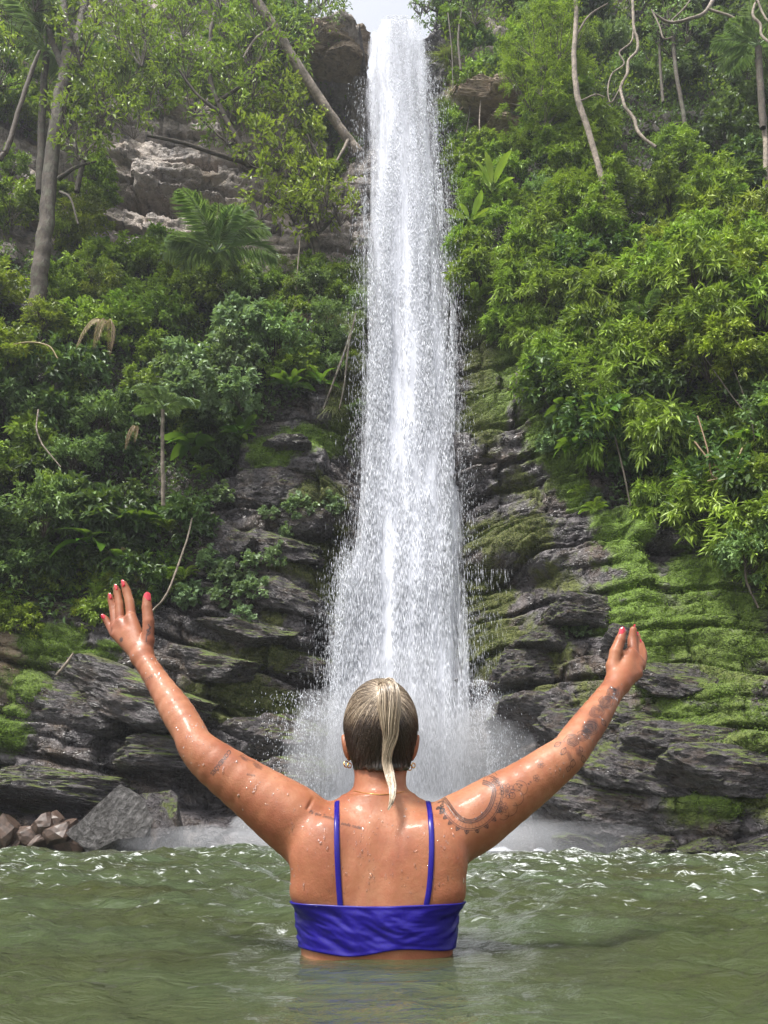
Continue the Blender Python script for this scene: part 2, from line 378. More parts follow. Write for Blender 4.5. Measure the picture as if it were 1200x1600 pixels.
# depth look-up: where a design pixel meets the cliff
CELL = 4; DW, DH = 1900 // CELL, 1700 // CELL
_dm = np.full((DH, DW), 1e9)
qx, qy = proj(cliff_V.reshape(-1, 3))
_cx = ((qx + 330) / CELL).astype(int); _cy = ((qy + 260) / CELL).astype(int)
ok = (_cx >= 0) & (_cx < DW) & (_cy >= 0) & (_cy < DH)
np.minimum.at(_dm, (_cy[ok], _cx[ok]), cliff_V.reshape(-1, 3)[ok, 1])
for _ in range(6):                                    # fill empty cells
    hole = _dm > 1e8
    if not hole.any(): break
    for sh, ax in ((1, 0), (-1, 0), (1, 1), (-1, 1)):
        r_ = np.roll(_dm, sh, ax); _dm = np.where(hole & (_dm > 1e8), r_, _dm)
_dm = np.minimum(_dm, 24)
def hitY(px, py):
    cx = np.clip(((np.asarray(px) + 330) / CELL).astype(int), 0, DW - 1); cy2 = np.clip(((np.asarray(py) + 260) / CELL).astype(int), 0, DH - 1)
    return _dm[cy2, cx]

# ------------------------------------------------------------------ rock pieces
def rock_mesh(name, seed, cuts=16, sub=4, rough=0.05, keep=(0.55, 0.95), boxy=True):
    rg = np.random.default_rng(seed)
    bm = bmesh.new(); bmesh.ops.create_icosphere(bm, subdivisions=sub, radius=1.0)
    V = np.array([v.co[:] for v in bm.verts]); T = np.array([[v.index for v in f.verts] for f in bm.faces]); bm.free()
    if boxy:
        e = 7.0; V = V / ((np.abs(V) ** e).sum(1) ** (1 / e))[:, None]; V[:, 0] += 0.35 * V[:, 2] * rg.uniform(-1, 1); V[:, 2] += 0.35 * V[:, 0] * rg.uniform(-1, 1)
        V[:, 2] *= 1 + 0.35 * V[:, 0] * rg.uniform(-1, 1)
    for _ in range(cuts):
        n = rg.normal(size=3) * (1, 1.3, 1); n /= np.linalg.norm(n); d = rg.uniform(*keep) * (1.25 if boxy else 1)
        e = np.maximum(V @ n - d, 0); V = V - e[:, None] * n
    q = V * 2.2 + seed
    V = V * (1 + rough * fbm(q[:, 0], q[:, 1], q[:, 2], 4, seed)[:, None] + 0.5 * rough * ridged(q[:, 0] * 2.2, q[:, 1] * 2.2, q[:, 2] * 3.2, 3, seed)[:, None])
    return mesh_np(name, V, T, False)
SLAB = [rock_mesh('rock_slab', 100 + i, 10, 5, 0.11) for i in range(8)]
for me in SLAB: me.materials.append(M_ROCK)
rg = np.random.default_rng(7)
def slab(px, py, w, h, ang=0.0, out=-0.07, i=None):
    w *= 1.25; h *= 1.15
    Y = float(hitY(px, py)); c = P(px, py, Y); s = scale_at(py, Y)
    o = link('rock_slab', SLAB[rg.integers(len(SLAB)) if i is None else i], None, cliff)
    o.location = (c[0], c[1] + 0.14 - out, c[2]); o.scale = (w * s * 0.56, 0.20 + 0.20 * w * s, h * s * 0.52)
    o.rotation_euler = (rg.uniform(-.3, .3), R(ang) + rg.uniform(-.08, .08), rg.uniform(-.4, .4))
    return o
for a in [(430,760,80,50,0),(500,780,70,64,-6),(470,820,66,40,8),(395,790,60,44,10),(420,850,110,40,10),(480,885,70,44,6),(360,850,60,36,12),
          (350,900,80,44,10),(440,930,90,44,8),(300,985,90,34,12),(380,985,110,32,8),(460,998,44,34,0),(330,1040,120,36,12),(420,1045,110,30,10),(480,1040,60,30,5),
          (250,1020,80,30,14),(210,1090,190,60,14),(330,1105,130,60,14),(110,1120,120,60,14),(170,1165,220,50,12),(300,1185,150,40,8),(60,1180,140,44,12),
          (70,1230,170,40,8),(190,1215,150,36,10),(30,1210,100,34,10),(330,1215,110,26,6),(420,1160,120,60,4),(470,1110,70,44,0),(450,1220,110,60,2),(480,1180,60,60,0),
          (500,520,46,40,20),(525,560,30,40,10),(445,690,50,20,-6),(500,680,60,20,0),(535,690,46,34,10),
          (750,595,44,60,-60),(790,620,60,34,-30),(830,720,80,40,8),(790,700,60,36,-6),(850,770,110,40,4),(900,800,80,34,10),(860,830,120,36,2),(930,850,70,34,6),
          (880,905,120,34,2),(950,905,80,30,4),(850,950,90,40,0),(920,955,90,40,6),(800,960,60,40,0),(860,1000,70,36,4),(930,1010,60,40,0),(830,1050,90,44,0),
          (900,1060,70,50,6),(860,1120,120,60,4),(800,1130,70,50,0),(930,1150,120,60,8),(880,1200,130,60,10),(980,1200,120,56,12),(840,1240,100,70,8),(940,1260,160,70,14),
          (1040,1250,140,70,14),(1130,1200,150,60,6),(1160,1270,130,70,4),(1060,1160,120,50,6),(1150,1110,110,54,4),(1060,1060,90,44,6),(1150,1020,110,50,4),(1000,1120,80,40,6),
          (1080,940,90,44,6),(1160,950,100,44,6),(1030,900,80,36,10),(980,1010,60,40,8),(735,390,34,46,6),(730,420,36,34,0),(1000,1305,140,40,4),(1130,1315,150,34,2),(890,1300,120,44,4)][::2]:
    if a[0] > 700 and rg.random() < .5: continue
    slab(*a)
M_TAN, nt_, b_, _o = mat('tan_ledge_rock'); _tc = N(nt_, 'ShaderNodeTexCoord').outputs['Object']; _n = noise_tex(nt_, mapping(nt_, _tc, (1, 1, 2.5)), 2.5, 6, .68, .5)
nt_.links.new(ramp(nt_, _n, [(.3, (.07, .05, .03)), (.5, (.24, .18, .115)), (.75, (.42, .34, .24))]), b_.inputs['Base Color']); b_.inputs['Roughness'].default_value = .8
nt_.links.new(bump(nt_, _n, .9, .15), b_.inputs['Normal'])
for k, (px, py, w, h, an) in enumerate([(520,66,70,26,2),(545,84,44,30,-8),(500,92,70,26,6),(480,60,60,30,0),(540,108,40,16,0),(552,60,26,22,10),(770,160,70,26,-4),(800,150,50,24,6),(795,206,60,20,-6),(745,172,40,22,0),(810,232,40,18,4)]):
    o = slab(px, py, w, h, an, 0.12, k % 8); o.material_slots[0].link = 'OBJECT'; o.material_slots[0].material = M_TAN
# the boulders standing free at the water's edge
BOULD = rock_mesh('boulder', 412, 13, 5, 0.045, (0.45, 0.85), False)
def boulder(name, me, px, py, Y, w, d, h, rot, label, group=None, m=None):
    o = link(name, me, m); c = P(px, py, Y); s = scale_at(py, Y)
    o.location = c; o.scale = (w * s, d, h * s); o.rotation_euler = rot
    return tag(o, label, 'boulder', group)
boulder('boulder', BOULD, 172, 1285, 12.0, 66, 0.6, 72, (0.1, 0.5, 0.3), 'large grey angular boulder with a pale cracked face at the waterline', None, M_BOULDER)
b2 = rock_mesh('boulder', 415, 10, 5, 0.04, (0.5, 0.85), False)
boulder('boulder', b2, 245, 1285, 12.3, 50, 0.5, 66, (0.0, -0.35, 0.9), 'dark smooth wedge-shaped boulder leaning against the large grey boulder', None, M_ROCK)
sm = [rock_mesh('shore_stone', 430 + i, 10, 3, 0.06) for i in range(4)]
M_RED, nt_, b_, _o = mat('reddish_stone'); _n = noise_tex(nt_, N(nt_, 'ShaderNodeTexCoord').outputs['Object'], 3, 6, .65)
nt_.links.new(ramp(nt_, _n, [(.3, (.018, .012, .009)), (.7, (.095, .060, .044))]), b_.inputs['Base Color']); b_.inputs['Roughness'].default_value = .5
for k, (px, py, w, h) in enumerate([(12,1300,20,22),(45,1308,22,16),(70,1294,16,16),(92,1305,20,18),(28,1322,20,10),(62,1322,22,10),(105,1322,16,10),(-20,1312,24,22),(85,1284,14,10)]):
    boulder('shore_stone', sm[k % 4], px, py, 12.3 + 0.05 * (k % 3), w, 0.25, h, (rg.uniform(-1, 1), rg.uniform(-1, 1), rg.uniform(-3, 3)),
            'reddish brown wet stone in the pile beside the large grey boulder', 'stones piled at the waterline', M_RED)
for k, (px, py, w, h) in enumerate([(905,1322,36,16),(1010,1324,44,16),(1105,1326,40,14),(1180,1328,40,14)]):
    boulder('waterline_rock', SLAB[k], px, py, float(hitY(px, py)) - 0.15, w, 0.35, h, (rg.uniform(-.3, .3), 0, rg.uniform(-3, 3)),
            ['low dark rock half awash where the white mist thins', 'low dark rock under the mossy overhang at the waterline', 'long low rock below the brightest hanging moss', 'low rock where the mossy bank bends away from the fall'][k], 'rocks at the foot of the mossy bank', M_ROCK)

# ------------------------------------------------------------------ the pool
bx = np.linspace(-22, 22, 120); by = np.linspace(-3, 24, 100); BX, BY = np.meshgrid(bx, by)
BZ = -1.12 + 0.12 * fbm(BX * 0.6, BY * 0.6, 0, 4, 3) * sstep(2.4, 3.6, np.hypot(BX, BY - 1.8))
ib = np.arange(99)[:, None] * 120 + np.arange(119)[None]
bed = link('pool_bed', mesh_np('pool_bed', np.stack([BX, BY, BZ], -1).reshape(-1, 3), np.stack([ib, ib + 1, ib + 121, ib + 120], -1).reshape(-1, 4)), M_RED)
tag(bed, None, None, None, 'structure')
NR, NCc = 560, 430
ry = np.concatenate([np.linspace(-2.5, 0.45, 12)[:-1], 0.45 + (np.linspace(0, 1, NR - 11) ** 1.75) * 16.2])
half = 2.6 + 0.80 * np.maximum(ry, 0)
WX = np.linspace(-1, 1, NCc)[None] * half[:, None]; WY = np.repeat(ry[:, None], NCc, 1)
wob = 0.35 * fbm(WX * 0.7, WY * 0.7, 0, 3, 12)
def wave(x, y):
    # chop that lengthens and steepens towards the fall, like the swell it sends out
    q = 1.0 / (0.22 + 0.115 * np.maximum(y, 0.5)); v = np.log(np.maximum(y, 0.5) + 1.9) / 0.115
    h = 0.17 * fbm(x * q * 0.55 + 3, v * 0.62 + wob * 2, 0.0, 2, 201) + 0.20 * (ridged(x * q * 0.9 + wob, v * 1.05 + 2 * wob, 0.3, 3, 202) - 0.9) * 0.5 + 0.17 * (1 + 0.5 * sstep(2.8, 1.5, y)) * fbm(x * q * 3.2, v * 3.6 + wob * 5, 0, 4, 203)
    return h / q * 0.24 * (1 + 0.45 * sstep(2.0, 3.5, y))
dW = np.hypot(WX - 0.0, (WY - 1.75) * 1.1)
calm = (0.20 + 0.80 * sstep(0.22, 0.75, dW)) * (0.85 + 0.15 * sstep(0.9, 2.6, WY)) * (1 - 0.5 * np.exp(-(WX / .35) ** 2) * sstep(1.9, 1.5, WY))
WZ = wave(WX, WY) * calm * sstep(14.5, 11, WY) + 0.004 * np.sin(dW * 42) * np.exp(-((dW - .32) / .16) ** 2)
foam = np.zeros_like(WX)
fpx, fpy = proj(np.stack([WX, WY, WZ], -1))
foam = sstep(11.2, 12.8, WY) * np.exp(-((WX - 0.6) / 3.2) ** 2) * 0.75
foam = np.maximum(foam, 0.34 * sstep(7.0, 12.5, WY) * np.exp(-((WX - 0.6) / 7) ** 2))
foam = np.maximum(foam, 0.30 * sstep(1.4, 2.6, WY) * (0.75 + 0.4 * sstep(-1.0, 3.0, WX)) + 0.14 * sstep(0.3, 1.0, WZ / 0.04) * sstep(1.9, 3.0, WY))  # mid-pool specks: white sky glints painted in as extra foam
iw = np.arange(NR - 1)[:, None] * NCc + np.arange(NCc - 1)[None]
m, nt, b, out = mat('pool_water'); M_WATER = m
tc = N(nt, 'ShaderNodeTexCoord').outputs['Object']
nA = noise_tex(nt, mapping(nt, tc, (1, 1.6, 1)), 0.8, 4, 0.5)
wc = ramp(nt, nA, [(0.3, (0.050, 0.055, 0.023)), (0.55, (0.063, 0.082, 0.040)), (0.8, (0.082, 0.115, 0.062))])
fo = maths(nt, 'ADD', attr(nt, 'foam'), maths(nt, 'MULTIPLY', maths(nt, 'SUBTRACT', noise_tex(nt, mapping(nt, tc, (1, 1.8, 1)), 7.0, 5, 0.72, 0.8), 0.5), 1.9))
foam_glint = ramp(nt, fo, [(0.46, 0.0), (0.70, 0.85)])  # carries real foam near the fall plus the painted sky glints
col = mixc(nt, foam_glint, wc, (0.74, 0.77, 0.78))
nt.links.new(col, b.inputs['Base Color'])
nt.links.new(mixc(nt, foam_glint, 0.035, 0.5), b.inputs['Roughness'])
b.inputs['IOR'].default_value = 1.333; b.inputs['Specular IOR Level'].default_value = 0.6
tr = maths(nt, 'MULTIPLY', maths(nt, 'SUBTRACT', 1.0, foam_glint), 0.35)
nt.links.new(tr, b.inputs['Transmission Weight'])
hN = maths(nt, 'ADD', noise_tex(nt, mapping(nt, tc, (1, 2.0, 1)), 9.0, 5, 0.6, 0.6), maths(nt, 'MULTIPLY', noise_tex(nt, mapping(nt, tc, (1, 1.7, 1)), 34.0, 3, 0.6), 0.22))
nt.links.new(bump(nt, hN, 0.6, 0.026), b.inputs['Normal'])
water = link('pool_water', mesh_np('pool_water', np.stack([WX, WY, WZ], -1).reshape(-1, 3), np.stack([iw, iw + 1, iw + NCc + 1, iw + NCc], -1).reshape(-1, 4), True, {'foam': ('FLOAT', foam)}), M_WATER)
tag(water, 'rippling green plunge pool', None, None, 'structure')
# ================================================================== the waterfall
m, nt, b, out = mat('falling_water'); M_FALL = m
nt.nodes.remove(b)
df = N(nt, 'ShaderNodeBsdfDiffuse'); df.inputs[0].default_value = (0.78, 0.80, 0.86, 1)
tl = N(nt, 'ShaderNodeBsdfTranslucent'); tl.inputs[0].default_value = (0.84, 0.86, 0.90, 1)
mx = N(nt, 'ShaderNodeMixShader'); mx.inputs[0].default_value = 0.35
nt.links.new(df.outputs[0], mx.inputs[1]); nt.links.new(tl.outputs[0], mx.inputs[2]); nt.links.new(mx.outputs[0], out.inputs[0])
m, nt, b, out = mat('falling_sheet'); M_SHEET = m
nt.nodes.remove(b)
tc = N(nt, 'ShaderNodeTexCoord').outputs['Object']
s1 = noise_tex(nt, mapping(nt, tc, (4.5, 1.2, 0.22)), 1.0, 4, 0.6, 0.4); s2 = noise_tex(nt, mapping(nt, tc, (30, 8, 2.2)), 1.0, 5, 0.7, 0.3)
al = maths(nt, 'ADD', maths(nt, 'MULTIPLY', s1, 1.3), maths(nt, 'MULTIPLY', s2, 1.2))
al = maths(nt, 'ADD', al, maths(nt, 'MULTIPLY', attr(nt, 'body'), 1.0))
al = ramp(nt, maths(nt, 'MULTIPLY', al, 0.5), [(0.54, 0.0), (0.94, 0.97)])
df = N(nt, 'ShaderNodeBsdfDiffuse'); df.inputs[0].default_value = (0.67, 0.69, 0.755, 1)
tl = N(nt, 'ShaderNodeBsdfTranslucent'); tl.inputs[0].default_value = (0.84, 0.86, 0.90, 1)
mx = N(nt, 'ShaderNodeMixShader'); mx.inputs[0].default_value = 0.35
nt.links.new(df.outputs[0], mx.inputs[1]); nt.links.new(tl.outputs[0], mx.inputs[2])
tp = N(nt, 'ShaderNodeBsdfTransparent'); mm = N(nt, 'ShaderNodeMixShader')
nt.links.new(al, mm.inputs[0]); nt.links.new(tp.outputs[0], mm.inputs[1]); nt.links.new(mx.outputs[0], mm.inputs[2]); nt.links.new(mm.outputs[0], out.inputs[0])

FP = np.array([26, 60, 150, 300, 450, 600, 760, 850, 900, 1000, 1100, 1200, 1330.])
FC = np.array([624, 622, 624, 634, 639, 642, 644, 642, 630, 627, 624, 623, 623.])
FW = np.array([30, 52, 58, 66, 72, 76, 80, 86, 98, 105, 110, 114, 118.])
FY = np.array([15.55, 15.25, 14.95, 14.6, 14.35, 14.15, 13.9, 13.7, 13.55, 13.4, 13.25, 13.15, 13.05])
fc = lambda y: np.interp(y, FP, FC); fw = lambda y: np.interp(y, FP, FW); fy = lambda y: np.interp(y, FP, FY)
def sheet(name, dY, wscale, seed, k=0.0):
    rows = np.linspace(30, 1334, 220); cols = np.linspace(-1, 1, 44)
    yy_, cc = np.meshgrid(rows, cols, indexing='ij')
    px = fc(yy_) + fw(yy_) * wscale * cc
    Yd = fy(yy_) + dY + 0.10 * fbm(px * 0.03, yy_ * 0.006, seed, 3, seed) + 0.22 * cc ** 2
    V = P(px, yy_, Yd)
    lane = fbm(px * 0.035, yy_ * 0.0022, seed, 2, seed + 3)
    body = (1 - np.abs(cc) ** 3) * 0.65 - 0.9 * np.abs(cc) ** 6 + 0.34 * lane - 0.30 * sstep(900, 300, yy_) + k
    body = body + 0.25 * np.exp(-((px - 575) / 40) ** 2) * sstep(850, 960, yy_)
    i = np.arange(219)[:, None] * 44 + np.arange(43)[None]
    return mesh_np(name, V.reshape(-1, 3), np.stack([i, i + 1, i + 45, i + 44], -1).reshape(-1, 4), True, {'body': ('FLOAT', body)})
fallo = link('waterfall', sheet('waterfall', 0.10, 0.97, 3, 0.05), M_SHEET)
tag(fallo, 'tall white waterfall dropping straight into the green pool', None, None, 'structure')
link('spray_veil', sheet('spray_veil', 0.22, 1.22, 15, -0.16), M_SHEET, fallo)
link('rear_water_sheet', sheet('rear_water_sheet', 0.38, 1.0, 8, 0.15), M_SHEET, fallo)
def drops(name, px, py, Y, wpx, lpx, lean=0.0):
    """falling drops: slim three-sided spindles"""
    n = len(px); c = P(px, py, Y); s = Y / (cp_ - (800 - py) / F * sp_) / F
    w = wpx * s; l = lpx * s
    rr = np.random.default_rng(len(px)); a0 = rr.uniform(0, 6.28, n)
    V = np.zeros((n, 5, 3))
    ln = np.broadcast_to(lean, (n,)) 
    for k in range(3):
        a = a0 + k * 2.0944
        V[:, k] = c + np.stack([np.cos(a) * w, np.sin(a) * w, 0 * w], -1)
    V[:, 3] = c + np.stack([ln * l, 0 * l, l * 0.4], -1); V[:, 4] = c - np.stack([ln * l, 0 * l, l * 0.6], -1)
    T = np.array([[0, 1, 3], [1, 2, 3], [2, 0, 3], [1, 0, 4], [2, 1, 4], [0, 2, 4]])
    return mesh_np(name, V.reshape(-1, 3), (np.arange(n)[:, None, None] * 5 + T[None]).reshape(-1, 3), True)
rg = np.random.default_rng(21)
n = 240000
py = rg.uniform(24, 1330, n)
g = np.where(rg.random(n) < 0.74, rg.uniform(-1, 1, n), rg.normal(0, 0.72, n))
ed = np.abs(g)
px = fc(py) + fw(py) * g
lane = fbm(px * 0.032, py * 0.0022, 0.5, 2, 71) + 0.7 * fbm(px * 0.10, py * 0.007, 1.5, 3, 72) + 0.25 * fbm(px * 0.3, py * 0.05, 1.5, 2, 73)
keep = np.clip(0.40 + 1.15 * lane + 0.18 * sstep(800, 1000, py), 0.03, 1) * np.where(ed > 0.85, np.exp(-(ed - 0.85) * 3.6), 1)
kp = rg.random(n) < keep
# the left ledge at py 860 throws the lower part outward: nothing left of it above
px, py, ed = px[kp], py[kp], ed[kp]
Y = fy(py) + rg.normal(0, 0.14, len(py)) + 0.12
size = rg.lognormal(0, 0.35, len(py)) * np.where(ed > 0.9, 0.30, 0.62)
ln_ = np.interp(py, [25, 200, 600, 1000, 1330], [1.8, 4.0, 8.0, 10, 10]) * rg.lognormal(0, 0.4, len(py))
dr = link('falling_drops', drops('falling_drops', px, py, Y, 0.36 * size, ln_ * 1.5), M_FALL, fallo); tag(dr, kind='stuff')
# loose spray: haloes at both sides, the burst on the left ledge, the side jet on the right
S = []
k = 6000; yv = rg.uniform(120, 1320, k); sgn = rg.choice([-1, 1], k)
S.append((fc(yv) + sgn * fw(yv) * (0.95 + np.abs(rg.normal(0, 0.18, k))), yv, fy(yv) + rg.normal(-0.1, 0.3, k), 0.15, 7.0))
k = 5000; a = rg.uniform(0, 1, k); yv = 860 + 420 * a; S.append((550 - 30 * a ** 0.6 - np.abs(rg.normal(0, 12, k)), yv + rg.normal(0, 14, k), 13.3 + rg.normal(0, 0.25, k), 0.18, 7.0))
k = 5000; a = rg.uniform(0, 1, k); S.append((738 + 105 * a + rg.normal(0, 6, k), 1062 + 55 * a ** 2 + np.abs(rg.normal(0, 1, k)) ** 1.2 * (12 + 90 * (1 - a)), 13.0 + rg.normal(0, 0.2, k), 0.34, 3.5))
k = 5500; S.append((760 + np.abs(rg.normal(0, 45, k)), rg.uniform(1090, 1325, k), 12.8 + rg.normal(0, 0.3, k), 0.30, 3.5))
k = 2600; S.append((500 - np.abs(rg.normal(0, 40, k)), rg.uniform(1080, 1325, k), 12.9 + rg.normal(0, 0.3, k), 0.30, 3.5))
k = 260; a = rg.uniform(0, 1, k); S.append((515 - 55 * a, 1120 + 8 * np.cos(a * 5) - 4 + rg.normal(0, 4.5, k) + 18 * a * a, 13.0 + rg.normal(0, .1, k), 0.4, 2.5))
px = np.concatenate([s[0] for s in S]); py = np.concatenate([s[1] for s in S]); Y = np.concatenate([s[2] for s in S])
wz = np.concatenate([np.full(len(s[0]), s[3]) for s in S]) * rg.lognormal(0, 0.4, len(px)); lz = np.concatenate([np.full(len(s[0]), s[4]) for s in S]) * rg.lognormal(0, 0.4, len(px))
sp = link('loose_spray', drops('loose_spray', px, np.minimum(py, 1328), Y, wz, lz), M_FALL, fallo); tag(sp, kind='stuff')
# thin drips off the undercut shelf
k = 70; px = rg.uniform(728, 800, k); px[:40] = rg.choice([745, 752, 768, 790], 40) + rg.normal(0, 2, 40)
py = 892 + np.abs(rg.normal(0, 16, k)); Y = hitY(px, np.full(k, 868.)) - 0.12
px2 = rg.uniform(726, 790, 130); py2 = rg.uniform(960, 1070, 130); Y2 = hitY(px2, py2) - 0.15
dp = link('shelf_drips', drops('shelf_drips', np.concatenate([px, px2]), np.concatenate([py, py2]), np.concatenate([Y, Y2]), 0.15, 16.0), M_FALL, fallo); tag(dp, kind='stuff')
# white churn where it lands
mbc = MB(); k = 0
for i in range(420):
    x0 = rg.normal(0.5, 1.5); y0 = rg.uniform(12.0, 13.2); r_ = rg.uniform(0.02, 0.09)
    bm = None
    th = np.linspace(0, 2 * math.pi, 7, endpoint=False); ph = np.array([0.25, 0.8, 1.35])
    V = [np.array([x0, y0, r_ * 0.7])]
    for p_ in ph: V += [np.array([x0 + r_ * 1.6 * math.sin(p_) * math.cos(t) * rg.uniform(.8, 1.2), y0 + r_ * math.sin(p_) * math.sin(t), r_ * 0.7 * math.cos(p_) * rg.uniform(.6, 1.3)]) for t in th]
    T = [[0, 1 + j, 1 + (j + 1) % 7] for j in range(7)]
    for q in (0, 1): T += [[1 + q * 7 + j, 8 + q * 7 + j, 8 + q * 7 + (j + 1) % 7] for j in range(7)] + [[1 + q * 7 + j, 8 + q * 7 + (j + 1) % 7, 1 + q * 7 + (j + 1) % 7] for j in range(7)]
    mbc.add(V, T)
ch = link('foam', mbc.mesh('foam'), M_FALL, fallo); tag(ch, kind='stuff')
# ================================================================== the bather: one continuous body grown from a distance field
def px_pt(a):                       # (px, py, Y, radius in px) -> point, radius
    p = P(a[0], a[1], a[2]); return p, a[3] * scale_at(a[1], a[2])
class Prim: pass
def cone(p, a, b, ra, rb, fl=None):
    """round cone a-b; fl = (axis, factor): flattened along axis"""
    if fl is not None:
        ax, k = fl; ax = np.asarray(ax, float) / np.linalg.norm(ax)
        q = p - a; p = p + (q @ ax)[:, None] * ax * (1 / k - 1); bb = b - a; b = b + (bb @ ax) * ax * (1 / k - 1)
    ba = b - a; l2 = ba @ ba; h = np.clip(((p - a) @ ba) / l2, 0, 1)
    return np.linalg.norm(p - a - h[:, None] * ba, axis=1) - (ra + (rb - ra) * h)
def ell(p, c, r, rot=None):
    q = p - c
    if rot is not None: q = q @ rot
    q = q / r; n = np.linalg.norm(q, axis=1)
    return (n - 1) * n / (np.linalg.norm(q / r, axis=1) + 1e-9)
def smin(a, b, k):
    h = np.clip(0.5 + 0.5 * (b - a) / k, 0, 1); return b + (a - b) * h - k * h * (1 - h)
def smax(a, b, k): return -smin(-a, -b, k)

BODY = []          # (group, distance function, centre, bounding radius, k)
def add_cone(grp, A, B, k=0.02, fl=None):
    (a, ra), (b, rb) = px_pt(A), px_pt(B)
    BODY.append((grp, lambda p: cone(p, a, b, ra, rb, fl), (a + b) / 2, np.linalg.norm(a - b) / 2 + max(ra, rb), k))
def add_ell(grp, c, r, k=0.02, rot=None):
    c = np.asarray(c, float); r = np.asarray(r, float)
    BODY.append((grp, lambda p: ell(p, c, r, rot), c, r.max(), k))
BY0 = 1.82        # distance of the body's mid-plane
# torso: stacked rounded sections
_rows = [(1246, 40, .058), (1256, 56, .066), (1266, 80, .078), (1278, 106, .088), (1298, 134, .100), (1323, 146, .110), (1360, 132, .116), (1400, 124, .118), (1440, 122, .115), (1490, 117, .110)]
tz_ = [float(P(600, r, BY0)[2]) for r, _, _ in _rows]; tx_ = [w * scale_at(r, BY0) for r, w, _ in _rows]; ty_ = [d for _, _, d in _rows]
tz_ += [-0.06, -0.13, -0.23, -0.32, -0.42]; tx_ += [0.158, 0.160, 0.185, 0.190, 0.150]; ty_ += [.108, .110, .125, .130, .11]
_o = np.argsort(tz_); tz_ = np.array(tz_)[_o]; tx_ = np.array(tx_)[_o]; ty_ = np.array(ty_)[_o]
TCX = float(P(589.5, 1360, BY0)[0])
_zf = np.linspace(tz_[0], tz_[-1], 200)
_sm = lambda a: np.convolve(np.pad(np.interp(_zf, tz_, a), 8, mode='edge'), np.ones(17) / 17, 'valid')
_txf, _tyf = _sm(tx_), _sm(ty_)
def torso(p):
    wx = np.interp(p[:, 2], _zf, _txf); wy = np.interp(p[:, 2], _zf, _tyf)
    n = ((np.abs((p[:, 0] - TCX) / wx)) ** 2.35 + (np.abs((p[:, 1] - BY0) / wy)) ** 2.35) ** (1 / 2.35)
    d = (n - 1) * np.minimum(wx, wy) * 0.8
    return np.maximum(d, np.maximum(p[:, 2] - tz_[-1], tz_[0] - p[:, 2]))
BODY.append(('body', torso, np.array([TCX, BY0, 0.0]), 0.6, 0.02))
# buttocks, legs down to the pool bed (under water)
for s in (-1, 1):
    hipx = TCX + s * 0.09
    legs = [np.array([hipx, BY0, -0.36]), np.array([TCX + s * 0.10, BY0 + .01, -0.72]), np.array([TCX + s * 0.10, BY0 - .01, -1.04])]
    for a, b, ra, rb in ((legs[0], legs[1], .092, .058), (legs[1], legs[2], .060, .038)):
        BODY.append(('body', (lambda p, a=a, b=b, ra=ra, rb=rb: cone(p, a, b, ra, rb)), (a + b) / 2, .3, 0.05))
    f0, f1 = legs[2] + (0, -.02, -.035), legs[2] + (0, .17, -.055)
    BODY.append(('body', (lambda p, a=f0, b=f1: cone(p, a, b, .042, .025)), (f0 + f1) / 2, .15, 0.03))
    add_ell('body', (TCX + s * .085, BY0 - .055, -0.30), (.095, .09, .10), .05)
# neck, trapezius, skull, jaw and face (facing the fall)
add_cone('body', (593, 1258, 1.825, 43), (595, 1185, 1.835, 38), .03)
add_cone('body', (577, 1250, 1.825, 18), (500, 1291, 1.81, 27), .022)
add_cone('body', (610, 1250, 1.825, 18), (692, 1292, 1.81, 27), .022)
HC = P(595, 1136, 1.84); hs_ = scale_at(1136, 1.84)
add_ell('body', HC, (54 * hs_, .096, 70 * hs_), .03)
add_ell('body', HC + (0, .035, -.075), (.058, .068, .062), .03)
add_ell('body', HC + (0, .085, -.110), (.026, .028, .022), .03)        # chin
add_ell('body', HC + (0, .104, -.040), (.013, .020, .026), .015)       # nose
add_ell('body', HC + (0, .093, -.078), (.024, .014, .007), .008)       # lips
for s in (-1, 1): add_ell('body', HC + (s * .034, .086, .014), (.026, .012, .007), .012)   # brow
for s, ex in ((-1, 541.5), (1, 647.5)):                                  # ears
    e = P(ex, 1168, 1.845); ang = s * R(-12); ca, sa = math.cos(ang), math.sin(ang)
    rot = np.array([[ca, 0, sa], [0, 1, 0], [-sa, 0, ca]]).T
    add_ell('body', e, (.0075, .019, .032), .006, rot)
    add_ell('body', e + (0.006 * s, .004, .004), (.0045, .022, .026), .004, rot)
# shoulder blades and the flesh over the bra line
add_ell('body', P(503, 1345, 1.738), (.055, .030, .080), .05); add_ell('body', P(683, 1345, 1.738), (.055, .030, .080), .05)
add_ell('body', P(488, 1394, 1.755), (.040, .036, .026), .03); add_ell('body', P(692, 1396, 1.755), (.040, .036, .026), .03)
for s in (-1, 1): add_ell('body', (TCX + s * .085, BY0 + .10, 0.10), (.075, .065, .07), .05)   # bust, hidden in front
# arms
LA = [(474, 1290, 1.805, 51), (448, 1273, 1.80, 51), (396, 1236, 1.80, 42.5), (332, 1190, 1.80, 33.5), (306, 1165, 1.805, 27.5), (296, 1144, 1.82, 25.5), (276, 1111, 1.85, 25), (247, 1066, 1.895, 18.5), (223, 1028, 1.93, 16)]
RA = [(716, 1292, 1.805, 50), (740, 1281, 1.80, 49), (768, 1262, 1.80, 46), (823, 1226, 1.80, 38), (862, 1197, 1.80, 33), (887, 1177, 1.805, 29), (908, 1148, 1.83, 27), (928, 1121, 1.865, 24.5), (950, 1088, 1.92, 19.5), (963, 1070, 1.945, 17.5)]
for ch in (LA, RA):
    q = smooth_path(np.array(ch, float), 26); q[:, 3] *= 0.965
    for A, B in zip(q[:-1], q[1:]): add_cone('arm%d' % ch[0][0], A, B, .004)
